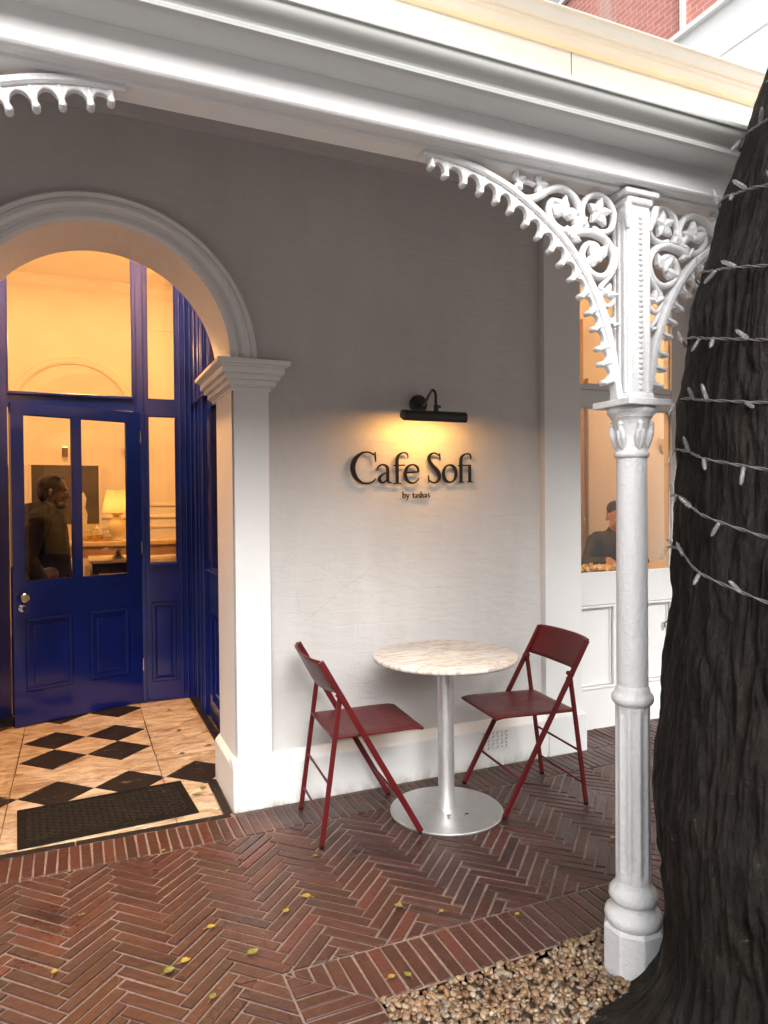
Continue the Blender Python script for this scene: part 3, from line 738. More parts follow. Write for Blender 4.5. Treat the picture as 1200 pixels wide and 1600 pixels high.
# door surround and shelving uprights seen through the shop window
framed('door_surround', [(4.62, 4.74, 5.585, 5.629, 0, 2.55), (5.34, 5.46, 5.585, 5.629, 0, 2.55), (4.62, 5.46, 5.585, 5.629, 2.551, 2.67), (4.745, 5.335, 5.60, 5.628, 0, 2.55)], IN, bld, .006)
mb = MB().extr_x([(5.63, 1.25), (5.612, 1.25), (5.60, 1.28), (5.612, 1.31), (5.63, 1.31)], .95, 4.60); mb.build('dado_rail', IN, bld)
timber = simple('warm_timber', (.34, .19, .09), .45, .2, 7)

# lamps of the place (their own light); the last globe is an added fill
def globe(loc, r, power, label, drop):
    t = thing('ceiling_lamp', label, 'lamp', (loc[0], loc[1], loc[2]), 'ceiling globe lamps')
    MB().sphere(loc, r, 20, 12).build('globe', emit('lit_globe', WARM, power), t, smooth=180)
    MB().tube([(loc[0], loc[1], loc[2]+r*.97), (loc[0], loc[1], loc[2]+drop)], .006, 8).build('rod', MT['blackmetal'], t)
    MB().lathe([(.05, loc[2]+drop-.02), (.055, loc[2]+drop)], loc[:2], 20).build('ceiling_rose', MT['blackmetal'], t)
    return t
ALC, ROOM = 430, 38
globe((.06, 4.60, 3.79), .085, ALC*1.5, 'lit globe lamp hanging from the entrance ceiling behind the arch', .112)
globe((1.75, 7.4, 3.25), .13, ROOM, 'lit globe lamp to the right in the room behind the door', .83)
globe((-1.75, 7.2, 3.25), .13, ROOM, 'lit globe lamp to the left in the room behind the door', .83)
globe((2.75, 4.75, 3.35), .12, ROOM*.9, 'lit globe lamp inside the room behind the shop window', .73)
globe((5.95, 4.35, 3.30), .12, ROOM*.9, 'added unseen globe lamp brightening the far end of the room behind the shop window', .78)  # added out of sight to brighten the dark far wall

# ================================================================ CAST IRON COLUMN
CX, CY = 1.595, 1.726
colm = thing('veranda_column', 'white cast iron column with lacy brackets beside the tree trunk', 'column', (CX, CY, 0), 'veranda columns')
IR = MT['iron']
c0 = (CX, CY)
b_ = MB().lathe([(.094, -.03), (.094, .135), (.086, .147)], c0, 8, rot=pi/8).build('base', IR, colm, bevel=.005)
MB().lathe([(.080, .146), (.085, .151), (.088, .165), (.085, .180), (.075, .188), (.067, .195), (.062, .206), (.062, .212), (.070, .217), (.075, .228), (.073, .243), (.066, .254), (.059, .262), (.054, .272), (.052, .285)], c0, 48).build('base_ring', IR, b_, smooth=50)
mb = MB(); n = 120; zs = [.275, .292, .300, .312, .33]+[.33+.47*i/6 for i in range(1, 7)]+[.815, .826, .834]; vv = []
for z in zs:
    fd = min(1, max(0, (z-.292)/.03))*min(1, max(0, (.826-z)/.03)); fd = sqrt(max(0, fd))
    r0 = .0530-.002*(z-.3)
    for k in range(n):
        a = 2*pi*k/n; ph = (a*10/(2*pi)) % 1
        fl = 0 if ph < .14 or ph > .86 else sin((ph-.14)/.72*pi)**.55
        vv.append((CX+(r0-.0062*fl*fd)*cos(a), CY+(r0-.0062*fl*fd)*sin(a), z))
mb.add(vv, [(i*n+k, i*n+(k+1) % n, (i+1)*n+(k+1) % n, (i+1)*n+k) for i in range(len(zs)-1) for k in range(n)])
mb.build('fluted_shaft', IR, colm, smooth=45)
MB().lathe([(.049, .826), (.054, .832), (.060, .838), (.064, .848), (.063, .858), (.058, .866), (.054, .870), (.0525, .880), (.049, .890), (.046, .894)], c0, 48).build('collar', IR, colm, smooth=50)
MB().lathe([(.0475, .89), (.0473, 1.1), (.0468, 1.35), (.046, 1.612)], c0, 48, cap=False).build('shaft', IR, colm, smooth=60)
cap = MB().lathe([(.0458, 1.600), (.050, 1.602), (.0535, 1.609), (.0525, 1.618), (.047, 1.622), (.0455, 1.632), (.0455, 1.66), (.049, 1.69), (.056, 1.715), (.061, 1.724), (.064, 1.726), (.0645, 1.731), (.072, 1.738), (.074, 1.748), (.070, 1.757)], c0, 48).build('capital', IR, colm, smooth=50)
for k in range(6):                                                   # curled leaves on the bell
    a = 2*pi*k/6+.25; mb = MB()
    for s_ in (-1, 0, 1):
        pts = [(CX+(.046+.008*t+.007*t*t)*cos(a+s_*.22*(1-.5*t)*t**.4), CY+(.046+.008*t+.007*t*t)*sin(a+s_*.22*(1-.5*t)*t**.4), 1.628+.075*t-(.018*abs(s_)*t)) for t in (0, .25, .5, .75, 1)]
        mb.tube(pts, [.004, .0075, .0095, .010, .006], 8)
    mb.sphere((CX+.058*cos(a), CY+.058*sin(a), 1.705), .010, 8, 6)
    mb.build('leaf', IR, cap, smooth=60)
MB().box(CX-.083, CX+.083, CY-.083, CY+.083, 1.757, 1.778).build('abacus', IR, colm, bevel=.003)
post = MB().box(CX-.043, CX+.043, CY-.036, CY+.036, 1.778, 2.40).build('post', IR, colm, bevel=.004)
for sx in (-1, 1):
    for yy in (-.020, .004, .024): MB().box(CX+sx*.043-.004, CX+sx*.043+.004, CY+yy-.006, CY+yy+.006, 1.80, 2.33).build('fillet', IR, post, bevel=.003)
for xx in (-.034, .034): MB().box(CX+xx-.006, CX+xx+.006, CY-.042, CY-.034, 1.80, 2.36).build('fillet', IR, post, bevel=.003)
mb = MB()
for i in range(34): mb.sphere((CX+.004, CY-.037, 1.815+i*.0158), (.0085, .007, .0072), 8, 6)
mb.build('bead_row', IR, post, smooth=60)
MB().box(CX-.050, CX+.050, CY-.048, CY+.045, 1.776, 1.80).build('post_foot', IR, post, bevel=.006)
MB().box(CX-.066, CX+.066, CY-.056, CY+.05, 2.396, 2.4135).build('post_cap', IR, post, bevel=.004)
MB().box(CX-.050, CX+.050, CY-.046, CY+.042, 2.372, 2.397).build('post_cap', IR, post, bevel=.008)
for sx in (-1, 1): MB().tube([(CX+sx*.044, CY-.036, 2.30), (CX+sx*.052, CY-.046, 2.345), (CX+sx*.056, CY-.050, 2.37)], [.006, .013, .010], 10).build('post_scroll', IR, post, smooth=60)

RAIL = [(.728, 2.4235), (.65, 2.420), (.563, 2.407), (.495, 2.388), (.432, 2.363), (.341, 2.311), (.246, 2.240), (.168, 2.147), (.118, 2.057), (.080, 1.955), (.056, 1.84), (.046, 1.785)]
TIPS = [(.697, 2.378), (.652, 2.360), (.602, 2.349), (.547, 2.334), (.495, 2.317), (.446, 2.296), (.397, 2.268), (.352, 2.237), (.310, 2.203), (.270, 2.166), (.232, 2.126), (.198, 2.081), (.169, 2.034), (.147, 1.984), (.133, 1.932), (.123, 1.880), (.113, 1.833)]
def bracket(sg):
    P = lambda u, z, y=0: Vector((CX+sg*u, CY+y, z))
    rp = crom(RAIL, 10); mb = MB(); vv = []
    ctr = [np.array(p) for p in rp]; n = len(ctr); nor = []
    for i in range(n):
        t = ctr[min(i+1, n-1)]-ctr[max(i-1, 0)]; t /= np.linalg.norm(t); q = np.array([-t[1], t[0]])
        nor.append(q if q[0] > 0 or (abs(q[0]) < .3 and q[1] < 0) else -q)                 # outwards and down
    nor = [q if q[1] < .2 else -q for q in nor]
    sec = [(0, -.014), (.004, -.021), (.016, -.021), (.021, -.015), (.021, .015), (.016, .021), (.004, .021), (0, .014)]; m = len(sec)
    for i in range(n):
        for o, y in sec: q = ctr[i]+nor[i]*o; vv.append(P(q[0], q[1], y))
    mb.add(vv, [(i*m+k, i*m+(k+1) % m, (i+1)*m+(k+1) % m, (i+1)*m+k) for i in range(n-1) for k in range(m)]+[tuple(range(m)), tuple(range((n-1)*m, n*m))])
    br = mb.build('bracket', IR, colm, smooth=35)
    L = [0]
    for i in range(1, n): L.append(L[-1]+np.linalg.norm(ctr[i]-ctr[i-1]))
    tk = []
    for T in TIPS:
        i = min(range(n), key=lambda q: np.linalg.norm(ctr[q]+nor[q]*max(0, (np.array(T)-ctr[q])@nor[q])-np.array(T)))
        tk.append((L[i], float(np.linalg.norm(np.array(T)-ctr[i])), i))
    at = lambda s, d: np.array([np.interp(s, L, [c[0]+nr[0]*d for c, nr in zip(ctr, nor)]), np.interp(s, L, [c[1]+nr[1]*d for c, nr in zip(ctr, nor)])])
    ss = []; hw = .0065
    for k in range(len(tk)):
        s0, d0, _ = tk[k]; ss += [(s0-hw, d0-.006), (s0, d0-.004), (s0+hw, d0-.006)]
        if k+1 < len(tk):
            s1, d1, _ = tk[k+1]
            for ph in np.linspace(.04, .96, 13):
                g = 1-sqrt(max(0, 1-(2*ph-1)**2)); dm = .029
                ss.append((s0+hw+(s1-s0-2*hw)*ph, dm+((d0+(d1-d0)*ph)-.006-dm)*g))
    k2 = len(ss); vv = []
    for y in (-.010, .010):
        vv += [tuple(P(*at(s, .016), y)) for s, d in ss]+[tuple(P(*at(s, d), y)) for s, d in ss]
    ff = []
    for i in range(k2-1): ff += [(i, i+1, k2+i+1, k2+i), (2*k2+i, 3*k2+i, 3*k2+i+1, 2*k2+i+1), (k2+i, k2+i+1, 3*k2+i+1, 3*k2+i)]
    ff += [(0, k2, 3*k2, 2*k2), (k2-1, 3*k2-1, 4*k2-1, 2*k2-1)]
    MB().add(vv, ff).build('scalloped_edge', IR, br, bevel=.002, seg=1)
    for s, d, i in tk:
        a = at(s, d-.018); e = at(s, d); m_ = MB()
        m_.tube([P(*at(s, .022), -.010), P(*a, -.012), P(*e, -.013)], [.003, .006, .0075], 8)
        m_.tube([P(*e, -.019), P(*e, -.014), P(*e, .008), P(*e, .013)], [.005, .0088, .0088, .005], 10)
        m_.build('tooth', IR, br, smooth=45)
    def vine(pts, r=.011, taper=None):
        pp = crom([(u, z) for u, z in pts], 7); m = MB(); k = len(pp)
        rs = [r*(taper(i/(k-1)) if taper else 1) for i in range(k)]
        m.tube([P(u, z) for u, z in pp], rs, 10)
        cy = CY; m.v = [(x, cy+(y-cy)*1.35, z) for x, y, z in m.v]
        return m.build('scroll', IR, br, smooth=60)
    fade = lambda t: 1.05-.3*t
    vine([(.420, 2.345), (.385, 2.342), (.345, 2.357), (.305, 2.383), (.258, 2.393), (.213, 2.367), (.196, 2.325), (.212, 2.287), (.250, 2.270), (.290, 2.282), (.310, 2.315), (.300, 2.350), (.272, 2.352)], .012, fade)
    vine([(.172, 2.290), (.190, 2.335), (.172, 2.378), (.130, 2.397), (.088, 2.380), (.068, 2.345), (.080, 2.300), (.118, 2.285), (.150, 2.292)], .0095)
    vine([(.232, 2.262), (.190, 2.275), (.140, 2.278), (.094, 2.258), (.070, 2.215), (.085, 2.170), (.125, 2.150), (.168, 2.165), (.190, 2.205), (.172, 2.240), (.140, 2.243), (.124, 2.222)], .012, fade)
    vine([(.062, 2.245), (.066, 2.190), (.090, 2.150), (.118, 2.120), (.120, 2.085), (.098, 2.064), (.074, 2.076), (.072, 2.100)], .009, fade)
    vine([(.120, 2.075), (.098, 2.035), (.078, 2.02), (.066, 2.03)], .0075, fade)
    vine([(.44, 2.358), (.42, 2.375), (.395, 2.392), (.36, 2.388)], .008, fade)
    def leaf(u, z, r, ang, lobes=3):
        m = MB()
        for k in range(lobes):
            a = ang+(k-(lobes-1)/2)*(2.5/max(1, lobes-1) if lobes < 5 else 2*pi/lobes)
            q = MB().add([(0, -.010, 0), (.30*r, -.006, .34*r), (.62*r, -.008, .40*r), (1.28*r, -.012, .06*r), (.68*r, -.008, -.38*r), (.32*r, -.006, -.33*r), (.35*r, -.016, 0), (.80*r, -.017, .02*r),
                          (0, .008, 0), (.30*r, .008, .34*r), (.62*r, .008, .40*r), (1.28*r, .006, .06*r), (.68*r, .008, -.38*r), (.32*r, .008, -.33*r)],
                         [(0, 1, 6), (1, 2, 7, 6), (2, 3, 7), (3, 4, 7), (4, 5, 6, 7), (5, 0, 6), (8, 13, 12, 11, 10, 9)]+[(i, (i+1) % 6, 8+(i+1) % 6, 8+i) for i in range(6)])
            q.v = [tuple(P(u+x*cos(a)-zz*sin(a), z+x*sin(a)+zz*cos(a), y-.002)) for x, y, zz in q.v]
            m.add(q.v, q.f)
        m.sphere(tuple(P(u, z, -.010)), .24*r, 8, 6)
        m.build('leaf', IR, br, bevel=.0025)
    leaf(.258, 2.315, .046, 1.6); leaf(.128, 2.342, .036, .4, 5); leaf(.132, 2.200, .046, .9); leaf(.096, 2.095, .030, 1.7)
    leaf(.425, 2.390, .026, 2.8); leaf(.352, 2.388, .030, 3.0); leaf(.200, 2.286, .034, .9); leaf(.232, 2.255, .028, 2.2); leaf(.076, 2.005, .018, 1.6)
    return br
bracket(-1); bracket(1)
col2 = copy_tree(colm, None, (-.612, CY, 0))
col2['label'] = 'white toothed iron bracket of the next veranda column at the upper left'

# ================================================================ WALL LAMP AND SIGN
lamp = thing('picture_lamp', 'lit black picture lamp on the wall above the cafe lettering', 'lamp', (1.69, 3.42, 1.99))
BM = MT['blackmetal']
mb = MB().lathe([(.050, 0), (.050, .016), (.043, .024), (.012, .026)], (0, 0), 32); mb.v = [(1.690+x, WY-z, 1.992+y) for x, y, z in mb.v]; mb.build('wall_plate', BM, lamp, smooth=40)
mb = MB().tube([tuple(p) for p in crom([(1.69, 3.40, 1.988), (1.70, 3.36, 1.990), (1.705, 3.315, 2.030), (1.705, 3.275, 2.048), (1.705, 3.245, 2.026), (1.70, 3.232, 1.975), (1.70, 3.228, 1.950)], 6)], .0075, 10)
mb.build('arm', BM, lamp, smooth=60)
mb = MB().tube([(1.70, 3.230, 1.966), (1.70, 3.228, 1.935)], .013, 12).tube([(1.69, 3.230, 1.958), (1.725, 3.230, 1.958)], .007, 8); mb.build('swivel_joint', BM, lamp, smooth=40)
n = 20; vv = []; LX0, LX1 = 1.508, 1.868; ly, lz, lr = 3.228, 1.905, .030
angs = [radians(-60)+radians(250)*i/n for i in range(n+1)]            # open towards wall and floor
for x in (LX0, LX1):
    for rr in (lr, lr-.003): vv += [(x, ly-rr*cos(a), lz+rr*sin(a)) for a in angs]
m1 = n+1; mb = MB()
mb.add(vv, [(i, i+1, 2*m1+i+1, 2*m1+i) for i in range(n)]+[(m1+i, m1+i+1, 3*m1+i+1, 3*m1+i) for i in range(n)]+[(i, i+1, m1+i+1, m1+i) for i in range(n)]+[(2*m1+i, 2*m1+i+1, 3*m1+i+1, 3*m1+i) for i in range(n)]+[(0, m1, 3*m1, 2*m1), (n, m1+n, 3*m1+n, 2*m1+n)])
for x in (LX0, LX1): mb.add([(x, ly-lr*.97*cos(a), lz+lr*.97*sin(a)) for a in angs], [tuple(range(m1))])
mb.build('shade', BM, lamp, smooth=35)
MB().tube([(LX0+.03, ly+.004, lz-.004), (LX1-.03, ly+.004, lz-.004)], .009, 12).build('bulb', emit('lit_tube', (1, .46, .10), 75), lamp)

sign = thing('cafe_sign', 'dark raised serif lettering Cafe Sofi by tashas on grey wall', 'sign', (1.65, 3.40, 1.5))
def SX(zx): return 1.297+(zx-65)*.715/1025
def SZ(zx, zy): return 1.5665+(zx-65)*.0000095+(360-(zx-65)*.0098-zy)*.000655
lay = [0]
def glyph(strokes, front=3.399, thick=.006):
    mb = MB()
    for st in strokes:
        closed = st[0] == 'O'
        if closed: st = st[1:]
        pts = crom(st, 7, closed) if len(st) > 2 else [np.array(p, float) for p in st]
        if closed: pts.append(pts[0])
        lay[0] = (lay[0]+1) % 6; y0 = front-.0004*lay[0]; y1 = front+thick
        A = []; B = []
        for i, p in enumerate(pts):
            a = pts[max(i-1, 0)] if not closed else pts[(i-1) % (len(pts)-1)]
            b = pts[min(i+1, len(pts)-1)] if not closed else pts[(i+1) % (len(pts)-1)]
            t = np.array([b[0]-a[0], b[1]-a[1]]); t /= (np.linalg.norm(t)+1e-9); nx = np.array([-t[1], t[0]])*(p[2]*1.12+1.2)/2
            A.append((p[0]+nx[0], p[1]+nx[1])); B.append((p[0]-nx[0], p[1]-nx[1]))
        k = len(A); vv = []
        for y in (y0, y1):
            vv += [(SX(x), y, SZ(x, z)) for x, z in A]+[(SX(x), y, SZ(x, z)) for x, z in B]
        ff = []
        for i in range(k-1):
            ff += [(i, i+1, k+i+1, k+i), (2*k+i, 3*k+i, 3*k+i+1, 2*k+i+1), (i, 2*k+i, 2*k+i+1, i+1), (k+i, k+i+1, 3*k+i+1, 3*k+i)]
        ff += [(0, k, 3*k, 2*k), (k-1, 3*k-1, 4*k-1, 2*k-1)]
        mb.add(vv, ff)
    mb.build('letter', MT['letter'], sign)
def rel(st, ox, oy, s, ws=1.0): return [([q[0]] if q[0] == 'O' else [])+[(ox+(x)*s, oy+(y)*s, max(2.2, w*s*ws)) for x, y, w in (q[1:] if q[0] == 'O' else q)] for q in st]
gC = [[(250, 130, 9), (205, 111, 10), (150, 119, 15), (100, 166, 28), (79, 232, 33), (96, 302, 28), (140, 346, 17), (190, 357, 12), (235, 344, 10), (262, 318, 5)], [(257, 108, 7), (259, 150, 10), (263, 187, 4)]]
gA = [[(271, 250, 4), (280, 228, 9), (302, 211, 11), (330, 210, 13), (352, 224, 18), (359, 250, 20), (359, 325, 20), (366, 346, 14), (380, 352, 9), (394, 348, 4)], [(357, 268, 6), (322, 283, 10), (293, 308, 18), (295, 338, 19), (320, 351, 12), (357, 326, 7)]]
gF = [[(437, 356, 20), (437, 250, 20), (437, 170, 20), (450, 130, 15), (483, 111, 10), (516, 112, 10)], [(516, 112, 10), (527, 130, 7), (529, 155, 3)], [(410, 214, 9), (503, 210, 9)], [(405, 357, 7), (470, 357, 7)]]
gE = [[(503, 272, 9), (560, 268, 12), (620, 264, 10)], [(617, 264, 9), (606, 225, 15), (565, 205, 10), (520, 228, 17), (504, 282, 22), (521, 335, 18), (560, 355, 13), (598, 342, 8), (620, 316, 4)]]
gS = [[(796, 128, 7), (757, 109, 11), (717, 124, 17), (707, 163, 20), (735, 210, 25), (780, 257, 27), (797, 302, 22), (780, 340, 15), (745, 352, 11), (708, 334, 7)], [(800, 108, 5), (802, 140, 8), (805, 170, 3)], [(700, 288, 3), (704, 320, 8), (705, 352, 5)]]
gO = [['O']+[(888+56*cos(a), 277+72*sin(a), 10+13*abs(cos(a+.35))**1.5) for a in [2*pi*i/12 for i in range(12)]]]
gFi = [[(988, 348, 20), (988, 250, 20), (988, 165, 20), (1001, 130, 15), (1035, 111, 10), (1066, 112, 10)], [(1066, 112, 10), (1077, 128, 7), (1080, 155, 3)], [(965, 209, 9), (1076, 206, 9)], [(1068, 345, 20), (1068, 205, 20)], [(963, 348, 7), (1016, 348, 7)], [(1043, 346, 7), (1093, 346, 7)]]
for gl in (gC, gA, gF, gE, gS, gO, gFi): glyph(gl)
aa = [[(x-270, y-358, w) for x, y, w in q] for q in gA]
def sm(st): glyph([[ (x, y, max(3.4, w)) for x, y, w in q] if q[0] != 'O' else ['O']+[(x, y, max(3.4, w)) for x, y, w in q[1:]] for q in st], 3.404, .004)
sm([[(487, 424, 5), (487, 474, 5)], ['O']+[(496+10*cos(a), 459+15*sin(a), 4.5) for a in [2*pi*i/10 for i in range(10)]], [(481, 425, 4), (488, 425, 4)]])
sm([[(516, 446, 6), (528, 474, 5)], [(540, 446, 4), (528, 476, 4), (516, 496, 4)], [(511, 445, 3.5), (523, 445, 3.5)], [(533, 445, 3.5), (544, 445, 3.5)]])
sm([[(573, 434, 5), (573, 466, 5), (578, 474, 5), (585, 471, 3)], [(565, 446, 4), (584, 446, 4)]])
sm(rel(aa, 590, 474, .19, 1.5))
sS = [[(x-698, y-355, w) for x, y, w in q] for q in gS[:1]]
sm(rel(sS, 619, 473, .125, 1.6))
sm([[(640, 424, 5), (640, 474, 5)], [(640, 456, 4), (648, 446, 5), (656, 450, 5), (657, 474, 5)], [(634, 474, 3.5), (646, 474, 3.5)], [(652, 474, 3.5), (663, 474, 3.5)]])
sm(rel(aa, 668, 473, .19, 1.5)); sm(rel(sS, 700, 472, .125, 1.6))
for px_, pz_ in ((80, 232), (359, 290), (437, 250), (504, 282), (780, 257), (833, 277), (988, 250), (1068, 280)):
    MB().tube([(SX(px_), 3.402, SZ(px_, pz_)), (SX(px_), WY+.005, SZ(px_, pz_))], .0018, 6).build('fixing_pin', MT['letter'], sign)

# ================================================================ TABLE AND CHAIRS
tbx, tby = 1.600, 2.965
tab = thing('round_table', 'round marble topped cafe table on a steel pedestal', 'table', (tbx, tby, 0))
MB().lathe([(.30, .722), (.330, .724), (.341, .730), (.345, .739), (.343, .746), (.337, .750)], (tbx, tby), 72).build('tabletop', MT['marble'], tab, smooth=40)
MB().lathe([(.040, .012), (.0385, .018), (.0385, .712), (.0385, .716)], (tbx, tby), 40).build('pedestal', MT['steel'], tab, smooth=40)
MB().lathe([(.10, .714), (.10, .7215)], (tbx, tby), 32).build('top_plate', MT['steel'], tab, smooth=40)
MB().lathe([(.266, .001), (.268, .004), (.268, .009), (.264, .0125), (.05, .0135)], (tbx, tby), 72).build('base_plate', MT['steel'], tab, smooth=40)

def chair(label, loc, rz):
    t = thing('folding_chair', label, 'chair', (0, 0, 0), 'folding chairs at the cafe table')
    R = MT['red']
    def pipe(name, a, b, w=.024, h=.015, parent=t):
        return MB().bar(a, b, w, h, (1, 0, 0)).build(name, R, parent, bevel=.0045)
    HT = .806; fx = lambda z: .225-.455*z/HT
    hw = .221
    for s in (-1, 1):
        MB().bar((.225, s*hw, .006), (fx(.80), s*hw, .80), .013, .026, (1, 0, 0)).build('long_leg', R, t, bevel=.004)
        MB().bar((-.225, s*(hw-.016), .006), (-.138, s*(hw-.016), .640), .013, .022, (1, 0, 0)).build('rear_leg', R, t, bevel=.004)
        for xx, yy in ((.225, s*hw), (-.225, s*(hw-.016))): MB().lathe([(.011, 0), (.012, .008), (.010, .012)], (xx, yy), 12).build('foot_cap', MT['rubber'], t, smooth=40)
        MB().tube([(-.136, s*(hw-.03), .643), (-.136, s*(hw+.010), .643)], .011, 10).build('pivot', R, t, smooth=40)
        MB().bar((-.155, s*(hw-.008), .655), (-.118, s*(hw-.008), .615), .006, .022, (1, 0, 0)).build('hinge_plate', R, t, bevel=.002)
    for z, x in ((.165, fx(.165)), ): MB().tube([(x, -hw, z), (x, hw, z)], .0065, 10).build('stretcher', R, t, smooth=40)
    for z in (.105, .265):
        x = -.225+.087*z/.64; MB().tube([(x, -hw+.016, z), (x, hw-.016, z)], .0055, 10).build('stretcher', R, t, smooth=40)
    # seat: thin pan with a turned-down rim and a slight dip
    n = 12; m = 10; top = []; x0, x1, wy = -.172, .250, .198
    for i in range(n+1):
        for j in range(m+1):
            u, v = i/n, j/m; x = x0+(x1-x0)*u; y = (v-.5)*2*wy
            z = .452+.006*u-.007*sin(pi*v)*sin(pi*min(1, u*1.05))-(.008*max(0, (u-.86)/.14)**2)
            top.append((x, y, z))
    q = [(i*(m+1)+j, (i+1)*(m+1)+j, (i+1)*(m+1)+j+1, i*(m+1)+j+1) for i in range(n) for j in range(m)]
    mb = MB().add(top, q)
    se = mb.build('seat', R, t, smooth=60)
    so = se.modifiers.new('solid', 'SOLIDIFY'); so.thickness = .013; so.offset = 1
    mo = se.modifiers.new('bevel', 'BEVEL'); mo.width = .004; mo.segments = 2; mo.limit_method = 'ANGLE'
    # curved backrest
    rows = 8; cols = 20; vv = []
    for i in range(rows+1):
        z = .662+.142*i/rows
        for j in range(cols+1):
            v = j/cols*2-1; bulge = .040*(1-abs(v)**2.6)
            e = .010*(1-abs(v)**2)
            zz = z - (e*(1-i/rows) if True else 0)
            vv.append((fx(z)-.002-bulge, v*(hw+.004), zz))
    mb = MB().add(vv, [(i*(cols+1)+j, i*(cols+1)+j+1, (i+1)*(cols+1)+j+1, (i+1)*(cols+1)+j) for i in range(rows) for j in range(cols)])
    ba = mb.build('backrest', R, t, smooth=60)
    so = ba.modifiers.new('solid', 'SOLIDIFY'); so.thickness = .006; so.offset = 0
    t.location = loc; t.rotation_euler = (0, 0, rz); return t
chair('dark red folding chair left of the table, its back to the arch', (1.183, 3.050, 0), radians(-4.5))
chair('dark red folding chair right of the table, nearest the shop window', (2.045, 2.975, 0), radians(180-5.5))

# ================================================================ DOORMAT
mat_ = thing('doormat', 'black ribbed rubber doormat on the tiled threshold', 'doormat', (.122, 3.622, 0))
MB().box(-.385, .385, -.215, .215, .001, .009).xf(lambda p: Matrix.Rotation(radians(3.9), 3, 'Z') @ p + Vector((.122, 3.622, 0))).build('mat_base', MT['rubber'], mat_, bevel=.003)
rm = MB(); 
def ribs(fnc):
    for s in (-1, 1):
        for k in range(-14, 15):
            c = k*.058; pts = []
            for xx in np.linspace(-.345, .345, 60):
                yy = s*(xx-c)*.62
                if abs(yy) < .175: pts.append((xx, yy))
            if len(pts) > 2: fnc(pts[0], pts[-1])
ribs(lambda a, b: rm.bar((a[0], a[1], .0105), (b[0], b[1], .0105), .008, .004))
mf = lambda p: Matrix.Rotation(radians(3.9), 3, 'Z') @ p + Vector((.122, 3.622, 0))
rm.xf(mf).build('tread', MT['rib'], mat_)
MB().box(-.372, .372, -.205, -.19, .009, .013).box(-.372, .372, .19, .205, .009, .013).box(-.372, -.355, -.19, .19, .009, .0128).box(.355, .372, -.19, .19, .009, .0128).xf(mf).build('mat_rim', MT['rubber'], mat_, bevel=.002)

# ================================================================ TREE
TD = 1.85
axz = [-.1, .25, .45, .65, 1.18, 1.72, 2.0, 2.29, 2.7, 3.3, 4.2]
axl = [1.17, 1.160, 1.145, 1.118, 1.140, 1.140, 1.145, 1.225, 1.335, 1.50, 1.74]
axr = [.40, .376, .372, .360, .340, .33, .31, .30, .28, .27, .25]
crv, cdv = Vector((cos(yaw), -sin(yaw), 0)), Vector((sin(yaw), cos(yaw), 0))
def axis(z):
    L = float(np.interp(z, axz, axl)); return crv*L + cdv*TD
lobes = [(radians(166), .34, 7), (radians(250), .26, 8), (radians(300), .30, 9), (radians(30), .25, 6), (radians(110), .12, 8), (radians(225), .12, 14)]
def trunk_r(a, z, fine=True):
    r = float(np.interp(z, axz, axr))
    for la, am, pw in lobes:
        c = max(0, cos(a-la)); r += am*c**pw*math.exp(-max(z, 0)/.085)
        r += .018*c**4*math.exp(-abs(z-.5)/.6)
    p = Vector((cos(a)*1.3, sin(a)*1.3, z*.45))
    r += .030*mnoise.noise(p*1.1) + .016*mnoise.noise(p*2.6+Vector((3, 1, 7)))
    if fine:
        q = Vector((cos(a)*9, sin(a)*9, z*1.35))
        wv = mnoise.noise(Vector((cos(a)*3, sin(a)*3, z*2.2)))*1.3
        q2 = Vector((cos(a+wv*.10)*8.5, sin(a+wv*.10)*8.5, z*2.0+wv*.6))
        am = .55+.6*mnoise.noise(Vector((cos(a)*2.1+5, sin(a)*2.1, z*1.3)))
        rid = 1-abs(mnoise.noise(q2))*2.0
        r -= .024*max(0, rid-.60)*2.0*max(0, am)
        q3 = Vector((cos(a)*26, sin(a)*26, z*5))
        r -= .007*max(0, .8-abs(mnoise.noise(q3))*3)
        r += .010*mnoise.fractal(Vector((cos(a)*4, sin(a)*4, z*5)), .8, 2.0, 4)+.004*mnoise.fractal(q*3.1, .7, 2.0, 3)
    return r
tree = thing('street_tree', 'tall dark barked tree trunk with flared roots in the gravel', 'tree', tuple(axis(0)-Vector((0, 0, 0))))
NA, NZ = 400, 330; zs = [(-.06+2.76*i/320) for i in range(321)]+[2.7+1.5*(i+1)/60 for i in range(60)]
vv = []
for z in zs:
    ax = axis(z)
    for k in range(NA):
        a = 2*pi*k/NA; r = trunk_r(a, z); vv.append((ax.x+r*cos(a), ax.y+r*sin(a), z))
mb = MB(); mb.v = vv; n = NA
mb.f = [(i*n+k, i*n+(k+1) % n, (i+1)*n+(k+1) % n, (i+1)*n+k) for i in range(len(zs)-1) for k in range(n)]
mb.build('trunk', MT['bark'], tree, smooth=180, fixn=False)
top = axis(4.2)+Vector((0, 0, 4.2)); leafm = simple('tree_leaf', (.055, .085, .022), .45, .35, 30)
ends = []
for k in range(6):
    a = k*1.05+.3; d = Vector((cos(a), sin(a), 0))
    pts = [top-Vector((0, 0, .25)), top+d*.35+Vector((0, 0, .9)), top+d*.9+Vector((0, 0, 2.2)), top+d*1.5+Vector((0, 0, 3.3+.2*(k % 3)))]
    MB().tube([tuple(p) for p in crom(pts, 5)], [.17-.008*i for i in range(16)], 10).build('limb', MT['bark'], tree, smooth=180); ends.append(pts)
lv = MB()
